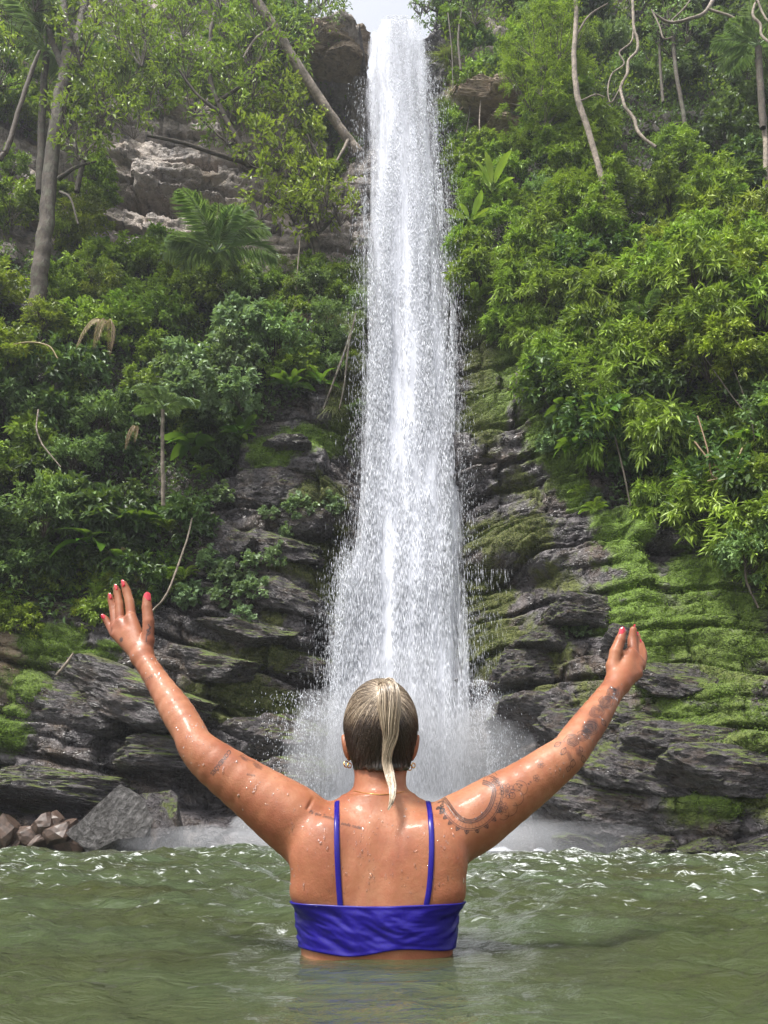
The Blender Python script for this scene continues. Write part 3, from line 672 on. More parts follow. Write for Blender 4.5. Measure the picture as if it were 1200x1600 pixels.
# hands: metacarpals, then every finger a chain of its own
def hand(side, wrist, metas, fingers):
    for mt in metas: add_cone('palm' + side, wrist, mt, .008)
    for i, fg in enumerate(fingers):
        for A, B in zip(fg[:-1], fg[1:]): add_cone('finger%s%d' % (side, i), A, B, .0025)
LF = [
 [(205, 963, 1.968, 7.6), (202.4, 941, 1.975, 7.1), (197.8, 924, 1.978, 6.6), (193.6, 912.5, 1.975, 5.0)],
 [(188.6, 970, 1.972, 7.2), (186.7, 944, 1.980, 6.3), (183.4, 926, 1.983, 5.8), (181.3, 919, 1.980, 4.6)],
 [(180, 976, 1.976, 6.6), (176.8, 952, 1.986, 5.6), (173.6, 938, 1.988, 5.1), (172.3, 932, 1.985, 4.2)],
 [(179.5, 991, 1.975, 7.0), (171.5, 978, 1.990, 5.6), (165.6, 968, 1.992, 5.0), (162.4, 964, 1.990, 4.0)],
 [(231, 1002, 1.935, 9.5), (232, 972, 1.935, 8.8), (229.5, 949, 1.938, 7.8), (229.6, 934, 1.940, 6.4)]]
hand('L', (222, 1024, 1.935, 14.5), [(204, 966, 1.962, 9.6), (189, 973, 1.965, 9.4), (182.5, 981, 1.968, 9.0), (183.5, 992, 1.962, 8.8), (231, 1001, 1.937, 10.5), (203, 992, 1.955, 13)], LF)
RF = [
 [(989, 1020, 1.985, 8.6), (988, 1000, 1.995, 7.2), (989.6, 984, 1.992, 5.4)],
 [(998, 1027, 1.990, 7.6), (997, 1004, 2.010, 6.0), (995.8, 993.5, 2.012, 4.8)],
 [(1001.5, 1034, 1.985, 7.2), (1004.8, 1020, 2.000, 6.0), (1001.8, 1006, 2.005, 4.6)],
 [(1001.5, 1042, 1.980, 6.6), (1005.5, 1028, 1.995, 5.6), (1003.0, 1015, 2.015, 4.2)],
 [(958, 1042, 1.955, 10.0), (961.5, 1019, 1.955, 8.9), (969.3, 1000, 1.960, 7.8), (973.0, 988, 1.962, 6.0)]]
hand('R', (966, 1066, 1.948, 16.5), [(985, 1023, 1.975, 11.5), (994, 1031, 1.978, 10), (997, 1040, 1.975, 10), (994, 1052, 1.965, 10), (958, 1041, 1.957, 11.5), (978, 1042, 1.965, 14)], RF)
add_ell('palmR', P(973, 1021, 1.965), (.011, .012, .009), .008)
GROUPK = {'palmL': .014, 'palmR': .014}
CUTS = []          # creases pressed into the skin: (a, b, radius, k)
def crease(A, B, k=.008): (a, ra), (b, rb) = px_pt(A), px_pt(B); CUTS.append((a, b, ra, rb, k))
crease((497, 1236, 1.772, 2.0), (480, 1264, 1.742, 1.2), .006)
crease((690, 1246, 1.772, 2.0), (712, 1276, 1.738, 1.4), .006)
crease((596, 1275, 1.702, 7), (592, 1420, 1.676, 10), .03)           # furrow of the spine
crease((548, 1300, 1.690, 8), (532, 1392, 1.680, 8), .022); crease((646, 1300, 1.690, 8), (664, 1392, 1.680, 8), .022)
_bc = np.array([b[2] for b in BODY]); _br = np.array([b[3] for b in BODY])
def body_sdf(p, idx=None):
    ids = range(len(BODY)) if idx is None else idx
    gd = {}
    for i in ids:
        g, fn, c, r, k = BODY[i]; d = fn(p)
        gd[g] = d if g not in gd else smin(gd[g], d, k)
    out = gd.pop('body', None)
    for g, k in (('arm474', .02), ('arm716', .02), ('palmL', .014), ('palmR', .014)):
        if g in gd: d = gd.pop(g); out = d if out is None else smin(out, d, k)
    for g, d in gd.items(): out = d if out is None else smin(out, d, .0035)
    if out is None: return np.full(len(p), 1.0)
    pc = p.mean(0)
    for a, b, ra, rb, k in CUTS:
        if np.linalg.norm(pc - (a + b) / 2) < np.linalg.norm(a - b) / 2 + ra + .10: out = smax(out, -cone(p, a, b, ra, rb), k)
    return out
def near_prims(c, rad):
    return np.nonzero(((_bc - c) ** 2).sum(1) < (_br + rad + 0.045) ** 2)[0].tolist()
def surface_nets(fn, lo, hi, h, NB=16, cull=None):
    """blockwise dual contouring of fn = 0"""
    lo = np.asarray(lo, float); n = np.ceil((np.asarray(hi) - lo) / h).astype(int) + 2; nb = np.ceil(n / NB).astype(int)
    Sy, Sz = n[2] + NB * 2, 1
    Sx = (n[1] + NB * 2) * Sy
    VID, VCO, QD = [], [], []
    g = np.arange(NB + 2); gi, gj, gk = np.meshgrid(g, g, g, indexing='ij'); hd = NB * h * 0.87
    for bi in range(nb[0]):
        for bj in range(nb[1]):
            for bk in range(nb[2]):
                o = np.array([bi, bj, bk]) * NB; c = lo + (o + NB / 2) * h
                ids = cull(c, hd) if cull else None
                if cull and not ids: continue
                if abs(fn(c[None], ids)[0] if cull else fn(c[None])[0]) > hd * 1.9 + .01: continue
                pts = lo + (np.stack([gi, gj, gk], -1).reshape(-1, 3) + o) * h
                D = (fn(pts, ids) if cull else fn(pts)).reshape(NB + 2, NB + 2, NB + 2)
                Sg = D < 0
                if Sg.all() or not Sg.any(): continue
                # one vertex per sign-changing cell of [0..NB]
                acc = np.zeros((NB + 1,) * 3 + (3,)); cnt = np.zeros((NB + 1,) * 3)
                for ax in range(3):
                    for u in (0, 1):
                        for v in (0, 1):
                            sl = [slice(0, NB + 1)] * 3; o2 = [(ax + 1) % 3, (ax + 2) % 3]
                            sl[o2[0]] = slice(u, u + NB + 1); sl[o2[1]] = slice(v, v + NB + 1)
                            s1 = list(sl); s1[ax] = slice(1, NB + 2)
                            a, b = D[tuple(sl)], D[tuple(s1)]; ch = (a < 0) != (b < 0)
                            tt = np.where(ch, a / np.where(ch, a - b, 1), 0)
                            e = np.zeros((NB + 1,) * 3 + (3,)); e[..., ax] = tt; e[..., o2[0]] = u; e[..., o2[1]] = v
                            acc += e * ch[..., None]; cnt += ch
                act = cnt[:NB, :NB, :NB] > 0
                I, J, K = np.nonzero(act)
                VID.append((I + o[0]) * Sx + (J + o[1]) * Sy + K + o[2])
                VCO.append(lo + (np.stack([I, J, K], -1) + o + acc[I, J, K] / cnt[I, J, K][:, None]) * h)
                for ax in range(3):
                    s1 = [slice(0, NB)] * 3; s1[ax] = slice(1, NB + 1)
                    a, b = Sg[:NB, :NB, :NB], Sg[tuple(s1)]
                    I, J, K = np.nonzero(a != b)
                    if not len(I): continue
                    base = (I + o[0]) * Sx + (J + o[1]) * Sy + K + o[2]; st = [Sx, Sy, Sz]
                    du, dv = st[(ax + 1) % 3], st[(ax + 2) % 3]
                    q = np.stack([base, base - du, base - du - dv, base - dv], -1)
                    fl = ~a[I, J, K]
                    q[fl] = q[fl][:, ::-1]; QD.append(q)
    vid = np.concatenate(VID); vco = np.concatenate(VCO); q = np.concatenate(QD)
    uv, fi = np.unique(vid, return_index=True); vco = vco[fi]
    ix = np.searchsorted(uv, q); ix = np.clip(ix, 0, len(uv) - 1); good = (uv[ix] == q).all(1)
    return vco, ix[good][:, ::-1]
H_ = 0.003
bV, bQ = surface_nets(body_sdf, (-0.80, 1.55, -1.15), (0.80, 2.10, 0.98), H_, 16, near_prims)
from mathutils.bvhtree import BVHTree
BVH = BVHTree.FromPolygons(bV.tolist(), bQ.tolist())
def skin_hit(px, py, off=0.0):
    """where design pixels meet the body"""
    d = rays(px, py); p = np.zeros((len(d), 3)); n = np.zeros((len(d), 3)); ok_ = np.zeros(len(d), bool); o = Vector(CAM)
    for i, r_ in enumerate(d):
        l, nn_, _i, _d = BVH.ray_cast(o, Vector(r_))
        if l is None: p[i] = CAM + r_ * 1.75; n[i] = (0, -1, 0)
        else:
            nn_ = nn_ if nn_.dot(Vector(r_)) < 0 else -nn_
            p[i] = l; n[i] = nn_; ok_[i] = True
    return p + n * off, n, ok_
def push_out(p, clear=0.0012):
    q = p.copy()
    for i in range(len(p)):
        l, nn_, _i, _d = BVH.find_nearest(Vector(p[i]))
        v = Vector(p[i]) - l
        out_ = v.dot(nn_) > 0
        q[i] = l + nn_ * clear
    return q
# ------------------------------------------------------------------ materials
m, nt, b, out = mat('skin'); M_SKIN = m
tc = N(nt, 'ShaderNodeTexCoord').outputs['Object']
n1 = noise_tex(nt, tc, 7.0, 5, 0.6); n2 = noise_tex(nt, tc, 60.0, 5, 0.65); n3 = noise_tex(nt, tc, 260.0, 2, 0.6)
c = ramp(nt, n1, [(0.36, (0.175, 0.056, 0.026)), (0.5, (0.235, 0.090, 0.043)), (0.64, (0.300, 0.135, 0.073))])
c = mixc(nt, ramp(nt, n2, [(0.42, 0.0), (0.66, 0.4)]), c, (0.25, 0.075, 0.040))
vd = N(nt, 'ShaderNodeTexVoronoi'); vd.inputs['Scale'].default_value = 34; nt.links.new(tc, vd.inputs['Vector'])
c = mixc(nt, ramp(nt, vd.outputs['Distance'], [(0.035, 0.4), (0.065, 0.0)]), c, (0.16, 0.06, 0.035))
nt.links.new(c, b.inputs['Base Color'])
nt.links.new(ramp(nt, n2, [(0.35, 0.42), (0.7, 0.68)]), b.inputs['Roughness'])
b.inputs['Subsurface Weight'].default_value = 0.12; b.inputs['Subsurface Radius'].default_value = (1, .35, .2); b.inputs['Subsurface Scale'].default_value = 0.006
b.inputs['Specular IOR Level'].default_value = 0.30; b.inputs['Coat Weight'].default_value = 0.06; b.inputs['Coat Roughness'].default_value = 0.10
hb = maths(nt, 'ADD', maths(nt, 'MULTIPLY', n3, 0.4), n2)
nt.links.new(bump(nt, hb, 0.26, 0.0045), b.inputs['Normal'])
def simple(name, col, rough=0.5, **kw):
    m, nt, b, out = mat(name); b.inputs['Roughness'].default_value = rough
    tc = N(nt, 'ShaderNodeTexCoord').outputs['Object']
    n = noise_tex(nt, tc, kw.pop('scale', 40.0), 4, 0.6); v = kw.pop('var', 0.25)
    nt.links.new(ramp(nt, n, [(0.3, tuple(x * (1 - v) for x in col)), (0.7, tuple(min(1, x * (1 + v)) for x in col))]), b.inputs['Base Color'])
    for k, x in kw.items(): b.inputs[k.replace('_', ' ')].default_value = x
    return m
M_SUIT = simple('blue_swim_fabric', (0.010, 0.005, 0.145), 0.28, var=0.18, scale=220.0, Specular_IOR_Level=0.32)
M_NAIL = simple('red_nail_polish', (0.42, 0.006, 0.022), 0.12, var=0.1, Coat_Weight=0.6)
M_GOLD = simple('gold', (0.75, 0.46, 0.14), 0.22, var=0.1, Metallic=1.0)
M_DROP = simple('clear_water_drop', (0.98, 0.98, 0.98), 0.02, var=0.01, Transmission_Weight=1.0, IOR=1.333)
m, nt, b, out = mat('tattoo_ink'); M_INK = m
tc = N(nt, 'ShaderNodeTexCoord').outputs['Object']; nk = noise_tex(nt, tc, 120, 4, 0.6)
b.inputs['Base Color'].default_value = (0.030, 0.032, 0.036, 1); b.inputs['Roughness'].default_value = 0.35
nt.links.new(maths(nt, 'MULTIPLY', attr(nt, 'tint'), ramp(nt, nk, [(0.3, 0.62), (0.7, 1.0)])), b.inputs['Alpha'])
m, nt, b, out = mat('wet_hair'); M_HAIR = m
hc = attr(nt, 'tint')
nt.links.new(ramp(nt, hc, [(0.0, (0.010, 0.006, 0.004)), (0.35, (0.035, 0.021, 0.013)), (0.6, (0.16, 0.115, 0.075)), (0.8, (0.36, 0.29, 0.21)), (1.0, (0.60, 0.49, 0.37))]), b.inputs['Base Color'])
b.inputs['Roughness'].default_value = 0.28; b.inputs['Specular IOR Level'].default_value = 0.7

person = empty('person', (TCX, BY0, -1.10), 'person seen from behind, arms raised, waist deep in the pool, blue swim top', 'person')
def part(name, me, m, parent=None):
    o = link(name, me, m, parent or person)
    if parent is None or parent is person: o.matrix_parent_inverse = Matrix.Translation((-TCX, -BY0, 1.10))
    return o
body = part('body', mesh_np('body', bV, bQ, True), M_SKIN)
import time as _t; print('body', len(bV))

# ------------------------------------------------------------------ swim top: a band and two straps following the back
def radial(th, z, start=0.34):
    d = np.stack([-np.cos(th), -np.sin(th), 0 * th], -1); o = np.stack([TCX + np.cos(th) * start, BY0 + np.sin(th) * start, z], -1); out_ = np.zeros_like(o)
    for i in range(len(th)):
        l = BVH.ray_cast(Vector(o[i]), Vector(d[i]))[0]; out_[i] = l if l is not None else o[i] + d[i] * 0.2
    return out_, -d
def wrap(name, zt, zb, nt_=150, nz=34, off=0.004, wr=0.0055, sag=None):
    th = np.linspace(0, 2 * math.pi, nt_, endpoint=False); u = np.linspace(0, 1, nz)
    TH, U = np.meshgrid(th, u, indexing='ij')
    Z = zt(TH) * (1 - U) + zb(TH) * U
    p, n = radial(TH.ravel(), Z.ravel())
    w = wr * np.sin(U * math.pi).ravel() ** 0.5 * (ridged(TH.ravel() * 1.6, Z.ravel() * 42 + 2.2 * np.sin(TH.ravel() * 1.5), 0, 3, 5) - 0.6)
    hem = 0.0022 * (np.exp(-(U.ravel() / .05) ** 2) + np.exp(-((1 - U.ravel()) / .05) ** 2))
    V = (p + n * (off + w + hem)[:, None]).reshape(nt_, nz, 3)
    inn = (p - n * 0.004).reshape(nt_, nz, 3)
    V = np.concatenate([inn[:, :1], V, inn[:, -1:]], 1); k = nz + 2
    i = np.arange(nt_)[:, None] * k; j = np.arange(k - 1)[None]; i2 = ((np.arange(nt_) + 1) % nt_)[:, None] * k
    return mesh_np(name, V.reshape(-1, 3), np.stack([i + j, i + j + 1, i2 + j + 1, i2 + j], -1).reshape(-1, 4), True)
back = lambda th: np.clip(-np.sin(th), 0, 1)
ztop = float(P(598, 1414, 1.70)[2])
swim = part('swim_top', wrap('swim_top', lambda th: ztop + 0.003 * np.cos(2 * th) + 0.05 * np.clip(np.sin(th), 0, 1), lambda th: 0.013 - 0.007 * np.cos(3 * th) * back(th) + 0 * th), M_SUIT)
part('swim_bottom', wrap('swim_bottom', lambda th: -0.085 + 0 * th, lambda th: -0.30 + 0.07 * np.abs(np.cos(th)), off=.004, wr=.002), M_SUIT)
def strap(pts):
    q = smooth_path(np.array(pts, float), 34); p, n, _ = skin_hit(q[:, 0], q[:, 1], 0.0)
    last = p[-1]; ex = [last + np.array([0.0, k * .022, .006 * k - .0035 * k * k]) for k in range(1, 5)]
    p = np.vstack([p, ex]); n = np.vstack([n, [[0, -.2 + .2 * k, 1] for k in range(1, 5)]]); n /= np.linalg.norm(n, axis=1, keepdims=True)
    t = np.gradient(p, axis=0); t /= np.linalg.norm(t, axis=1, keepdims=True); s = np.cross(t, n); s /= np.linalg.norm(s, axis=1, keepdims=True)
    w = 0.0056; rows = []
    for a, h in ((-1, -.001), (-1, .0028), (-.5, .0040), (.5, .0040), (1, .0028), (1, -.001)): rows.append(p + s * w * a + n * h)
    V = np.stack(rows, 1); k = 6; i = np.arange(len(p) - 1)[:, None] * k; j = np.arange(k - 1)[None]
    return mesh_np('strap', V.reshape(-1, 3), np.stack([i + j, i + j + 1, i + k + j + 1, i + k + j], -1).reshape(-1, 4), True)
for sp_pts in ([(532, 1418), (529, 1380), (526.5, 1330), (526, 1290), (526.5, 1264), (527, 1254)], [(665, 1420), (671, 1385), (674, 1340), (674, 1300), (671.5, 1268), (669, 1255)]):
    part('strap', strap(sp_pts), M_SUIT, swim)

# ------------------------------------------------------------------ nails
def nail(px, py, Y, rw, rl, tipdir, face):
    s = scale_at(py, Y); c = P(px, py, Y)
    td = P(px + tipdir[0], py + tipdir[1], Y) - c; td /= np.linalg.norm(td)
    f = np.asarray(face, float); f -= (f @ td) * td; f /= np.linalg.norm(f); sd_ = np.cross(td, f)
    u = np.linspace(-1, 1, 9); v = np.linspace(-1, 1, 7); U, Vv = np.meshgrid(u, v, indexing='ij')
    w = rw * s * np.where(U > 0.2, np.sqrt(np.clip(1 - ((U - 0.2) / 0.85) ** 2, 0.02, 1)), np.where(U < -0.6, np.sqrt(np.clip(1 - ((U + .6) / .42) ** 2, .05, 1)), 1))
    top = c + td * (U * rl * s)[..., None] + sd_ * (Vv * w)[..., None] + f * ((0.45 * rw * s) * (1 - Vv ** 2) - 0.10 * rw * s)[..., None]
    V = np.concatenate([top.reshape(-1, 3), top.reshape(-1, 3) - f * 0.0012]); i = np.arange(8)[:, None] * 7 + np.arange(6)[None]
    q = np.stack([i, i + 1, i + 8, i + 7], -1).reshape(-1, 4); q = np.concatenate([q, q[:, ::-1] + 63])
    part('fingernail', mesh_np('fingernail', V, q, True), M_NAIL)
for a in [(191.6, 912, 1.968, 3.8, 6.2, (-.25, -1), (-.75, -.8, .1)), (180.3, 918.5, 1.975, 3.5, 5.8, (-.2, -1), (-.75, -.8, .1)), (171.2, 932.2, 1.980, 3.3, 5.6, (-.3, -1), (-.75, -.8, .1)),
          (160.8, 963.5, 1.984, 3.0, 4.6, (-.55, -.8), (-.5, -.8, .3)), (229.7, 933.0, 1.931, 5.6, 8.2, (0, -1), (.05, -1, .1)),
          (972.8, 987.0, 1.953, 5.2, 7.4, (.15, -1), (.1, -1, .1)), (991.8, 980.5, 1.990, 3.4, 4.8, (.1, -1), (.8, -.6, .2)), (996.8, 991.5, 2.006, 2.8, 4.2, (.05, -1), (.8, -.6, .2)), (1002.2, 1003.5, 2.000, 3.0, 4.8, (-.2, -1), (.8, -.6, .2))]:
    nail(*a)

# ------------------------------------------------------------------ hair
HR = np.array([54 * hs_, .096, 70 * hs_])
tie = HC + HR * np.array([0.14, -0.80, 0.58]) * 1.02
_na, _nb = P(595, 1150, 1.835), P(597, 1204, 1.822)
_earY = float(P(541, 1168, 1.845)[1]); _ztop = float(P(541, 1146, 1.845)[2]); _zn = float(P(597, 1206, 1.79)[2])
def hair_sdf(p, ids=None):
    d = smin(ell(p, HC, HR + 0.0055), cone(p, _na, _nb, 49 * hs_, 41.5 * hs_), .02)
    q = p - HC
    nape = (_zn + 0.006 * noise(p[:, 0] * 90, p[:, 1] * 20, 0, 8) + 1.6 * (p[:, 0] - _nb[0]) ** 2) - p[:, 2]
    front = (q[:, 1] - 0.060 - 0.55 * (q[:, 2] - 0.03))                                 # the face side stays free
    side = smin(_ztop - p[:, 2], p[:, 1] - (_earY - .020), .01)                         # behind the ears
    d = smax(d, nape, .004); d = smax(d, front, .01); d = smax(d, side, .008)
    return np.maximum(d, -smin(ell(p, HC, HR - 0.012), cone(p, _na, _nb, 34 * hs_, 30 * hs_), .01))
hV, hQ = surface_nets(lambda p: hair_sdf(p), HC - .15, HC + .14, 0.0035, 16)
HBVH = BVHTree.FromPolygons(hV.tolist(), hQ.tolist())
hd_ = (hV - tie); tint = 0.16 + 0.26 * sstep(0.085, 0.01, np.linalg.norm(hd_, axis=1)) + 0.10 * noise(hV[:, 0] * 60, hV[:, 2] * 14, hV[:, 1] * 14, 4)
hair = part('hair', mesh_np('hair', hV, hQ, True, {'tint': ('FLOAT', np.clip(tint, 0, 1))}), M_HAIR)
rg = np.random.default_rng(5)
mb = MB()
cnt = 0
hv = hV[(np.linalg.norm((hV - HC) / (HR + .0055), axis=1) > 0.985) & (hV[:, 1] < HC[1] + .06)]
while cnt < 3200:
    s0 = hv[rg.integers(len(hv))]; q = s0 - HC
    # long strands start low or at the rim, short ones anywhere
    d = np.linalg.norm(s0 - tie)
    if d < 0.03 or (d < 0.09 and rg.random() < 0.5): continue
    n_ = 9; u = np.linspace(0, 1, n_)[:, None]
    if rg.random() < 0.22: 
        end = s0 + (tie - s0) * rg.uniform(0.35, 0.8)
    else: end = tie + rg.normal(0, .006, 3)
    pth = s0 + (end - s0) * u
    wob = np.sin(u * rg.uniform(2, 9) + rg.uniform(0, 6)) * rg.uniform(0, .004) * np.sin(u * 3.1)
    pth = pth + wob * np.array([1, 0, .4])
    rel_ = (pth - HC) / (HR + .0062); rn = np.linalg.norm(rel_, axis=1, keepdims=True); pth = np.where(rn < 1, HC + (pth - HC) / rn, pth); lift = rg.uniform(.0002, .0024)
    for j in range(n_):
        l, nn_, _i, _d = HBVH.find_nearest(Vector(pth[j])); nn_ = nn_ if nn_.dot(l - Vector(HC)) > 0 else -nn_; pth[j] = l + nn_ * lift
    dist = np.linalg.norm(pth - tie, axis=1)
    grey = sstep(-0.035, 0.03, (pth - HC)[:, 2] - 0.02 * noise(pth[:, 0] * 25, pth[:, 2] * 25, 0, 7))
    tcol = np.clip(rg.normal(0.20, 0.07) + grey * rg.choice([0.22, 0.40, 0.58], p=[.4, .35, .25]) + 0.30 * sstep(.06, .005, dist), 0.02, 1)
    tube(mb, pth, np.linspace(.5, 1, n_) * rg.uniform(.0005, .0010), 3, tcol); cnt += 1
# loose hairs at the nape
for _ in range(60):
    x0 = rg.uniform(-.038, .038); s0 = np.array([HC[0] + .002 + x0, 1.775 + abs(x0) * .6, _zn + .004])
    pth = s0 + np.linspace(0, 1, 6)[:, None] * np.array([rg.normal(0, .006), .004, -rg.uniform(.006, .03)]); pth[:, 0] += np.sin(np.linspace(0, 4, 6)) * rg.uniform(0, .003)
    p2 = push_out(pth)
    tube(mb, p2, np.linspace(.0006, .0003, 6), 3, rg.uniform(.1, .35))
part('hair_strands', mb.mesh('hair_strands'), M_HAIR, hair)
tag(bpy.data.objects['hair_strands'], kind='stuff')
mb = MB()
ptl = np.array([(601, 1078, 1.752, 13), (604, 1072, 1.722, 17), (607, 1085, 1.706, 19), (608, 1105, 1.704, 19), (609, 1130, 1.710, 15), (610.5, 1150, 1.722, 12.5), (606, 1172, 1.733, 9), (605, 1190, 1.742, 8.5), (610, 1212, 1.735, 8.5), (614.5, 1232, 1.712, 7), (613, 1250, 1.700, 4.5), (606, 1266, 1.694, 1.5)])
cen = smooth_path(np.stack([*P(ptl[:, 0], ptl[:, 1], ptl[:, 2]).T, ptl[:, 3] * scale_at(1150, 1.72)], -1), 40)
tt, nn, bb = frames(cen[:, :3])
side = np.cross(tt, np.array([0, 1.0, 0])); side /= np.linalg.norm(side, axis=1, keepdims=True); dep = np.cross(side, tt)
for k in range(520):
    a = rg.uniform(0, 6.28); r_ = rg.random() ** 0.5; ln = rg.uniform(0.72, 1.0) if rg.random() < .6 else rg.uniform(.3, .9)
    n_ = 26; iu = np.linspace(0, 39 * ln, n_); i0 = iu.astype(int).clip(0, 38); f = (iu - i0)[:, None]
    cc = cen[i0] * (1 - f) + cen[i0 + 1] * f; sd2, dp2 = side[i0], dep[i0]
    tw = a + 0.9 * np.sin(np.linspace(0, 2.6, n_) + a * .3)
    pth = cc[:, :3] + sd2 * (np.cos(tw) * r_ * cc[:, 3])[:, None] + dp2 * (np.sin(tw) * r_ * cc[:, 3] * 0.55)[:, None]
    base = np.clip(rg.normal(0.80, 0.12), .45, 1) - (0.22 * rg.random() if rg.random() < .35 else 0)
    tube(mb, pth, np.linspace(1, .45, n_) * rg.uniform(.0008, .0016), 3, np.clip(base - 0.10 * np.linspace(1, 0, n_) ** 2, 0, 1))
part('ponytail', mb.mesh('ponytail'), M_HAIR, hair)
mb = MB(); th = np.linspace(0, 2 * math.pi, 17)
tube(mb, (tie + np.array([0.004, -.012, .004])) + np.stack([np.cos(th) * .013, 0 * th, np.sin(th) * .010], -1), .0030, 6, .1)
part('hair_tie', mb.mesh('hair_tie'), M_HAIR, hair)

# ------------------------------------------------------------------ earrings and a fine chain
for px, py in ((541, 1194), (546, 1196), (640, 1199), (646, 1196)):
    mb = MB(); c = P(px, py, 1.835); th = np.linspace(0, 2 * math.pi, 21); r_ = .0068 if px in (541, 640) else .0055
    tube(mb, c + np.stack([np.cos(th) * r_ * .75, np.cos(th) * r_ * .7, np.sin(th) * r_], -1), .0014, 6)
    part('earring', mb.mesh('earring'), M_GOLD)
q = smooth_path(np.array([(553, 1236), (570, 1239.5), (590, 1241.5), (612, 1241), (631, 1237)], float), 60)
p, n, okh = skin_hit(q[:, 0], q[:, 1], .0008); mb = MB(); tube(mb, p, .0007, 5); part('necklace', mb.mesh('necklace'), M_GOLD)

# ------------------------------------------------------------------ tattoos: flat ink lying on the skin
INK = MB()
def ink_done():
    global INK
    o = part('tattoo', INK.mesh('tattoo'), M_INK, body); tag(o, kind='stuff'); INK = MB()
def ink_line(pts, w=0.8, a=0.8, n=None, closed=False, raw=False):
    pts = np.array(pts, float)
    if closed: pts = np.vstack([pts, pts[:1]])
    if not raw: pts = smooth_path(pts, n or max(8, len(pts) * 5))
    t = np.gradient(pts, axis=0); L = np.linalg.norm(t, axis=1, keepdims=True) + 1e-9; nr = np.stack([-t[:, 1], t[:, 0]], -1) / L * w / 2
    A, B = pts - nr, pts + nr; q = np.vstack([A, B]); p, _n, okh = skin_hit(q[:, 0], q[:, 1], 0.0007); k = len(pts); i = np.arange(k - 1)
    T = np.stack([i, i + 1, i + k + 1, i + k], -1); T = T[okh[T].all(1)]
    if len(T): INK.add(p, T, a)
def ink_fill(c, rx, ry, rot=0, a=0.5, n=14, wob=0.0, seed=0):
    th = np.linspace(0, 2 * math.pi, n, endpoint=False); ca, sa = math.cos(R(rot)), math.sin(R(rot)); rings = [np.array([[c[0], c[1]]])]
    w = 1 + wob * noise(np.cos(th) * 1.7 + seed, np.sin(th) * 1.7, 0, seed)
    for f in (0.4, 0.75, 1.0):
        x, y = np.cos(th) * rx * f * w, np.sin(th) * ry * f * w; rings.append(np.stack([c[0] + x * ca - y * sa, c[1] + x * sa + y * ca], -1))
    q = np.vstack(rings); p, _n, okh = skin_hit(q[:, 0], q[:, 1], 0.0005); T = [[0, 1 + j, 1 + (j + 1) % n, 1 + (j + 1) % n] for j in range(n)]
    tri = [[0, 1 + j, 1 + (j + 1) % n] for j in range(n)]
    for r_ in (0, 1):
        o = 1 + r_ * n
        for j in range(n): tri += [[o + j, o + n + j, o + n + (j + 1) % n], [o + j, o + n + (j + 1) % n, o + (j + 1) % n]]
    tri = np.array(tri); tri = tri[okh[tri].all(1)]
    if len(tri): INK.add(p, tri, np.concatenate([[a], np.full(n, a), np.full(n, a * .8), np.full(n, a * .25)]))
def ink_text(txt, x, y, size, ang, a=0.8, shear=0.0, bold=0.0):
    cu = bpy.data.curves.new('t', 'FONT'); cu.body = txt; cu.size = 1; cu.resolution_u = 2; cu.shear = shear; cu.offset = bold
    ob = bpy.data.objects.new('t', cu); C.objects.link(ob)
    dg = bpy.context.evaluated_depsgraph_get(); me = ob.evaluated_get(dg).to_mesh(); me.calc_loop_triangles()
    V = np.array([v.co[:2] for v in me.vertices]); T = np.array([t.vertices[:] for t in me.loop_triangles])
    bpy.data.objects.remove(ob); bpy.data.curves.remove(cu)
    if not len(T): return
    ca, sa = math.cos(R(ang)), math.sin(R(ang)); X, Yv = V[:, 0] * size, -V[:, 1] * size
    qx, qy = x + X * ca - Yv * sa, y + X * sa + Yv * ca
    p, _n, okh = skin_hit(qx, qy, 0.0007); T = T[okh[T].all(1)]
    if len(T): INK.add(p, T, a)
# writing
ink_text('Pa que Senhor', 482, 1270, 7.5, 17, .78, .25, .012)
ink_text('onde nadar', 532, 1288.5, 7.5, 13, .78, .25, .012)
ink_done()
ink_text('CONEX\u00d5ES', 357.5, 1171, 9.0, 128, .85, 0, .025)
ink_done()
ink_text('aoort', 385, 1211, 6.2, 12, .7, 0, .01); ink_text('c', 428, 1217, 6.2, 14, .5); ink_text('oro', 442, 1219, 6, 18, .35)
ink_done()
ink_text('love', 226, 1067, 10, -36, .6, .4, .0)
ink_done()
for c_, r_ in (((381, 1185), 5), ((402, 1197), 6)): ink_fill(c_, r_ * 1.6, r_ * .55, 32, .38, 12, .5, 3)
ink_line([(372, 1183), (381, 1180), (389, 1188), (396, 1190), (410, 1199)], .9, .35)
ink_done()
ink_fill((189.6, 999.5), 3.0, 4.4, 15, .7); 
ink_line([(231.5, 975), (234, 981), (229.5, 985), (234.5, 988), (230, 993)], 1.6, .75); ink_line([(236, 979), (230, 990), (228.5, 1000), (229, 1003)], 1.5, .75); ink_fill((230.5, 1006), .8, .8, 0, .7)
ink_done()
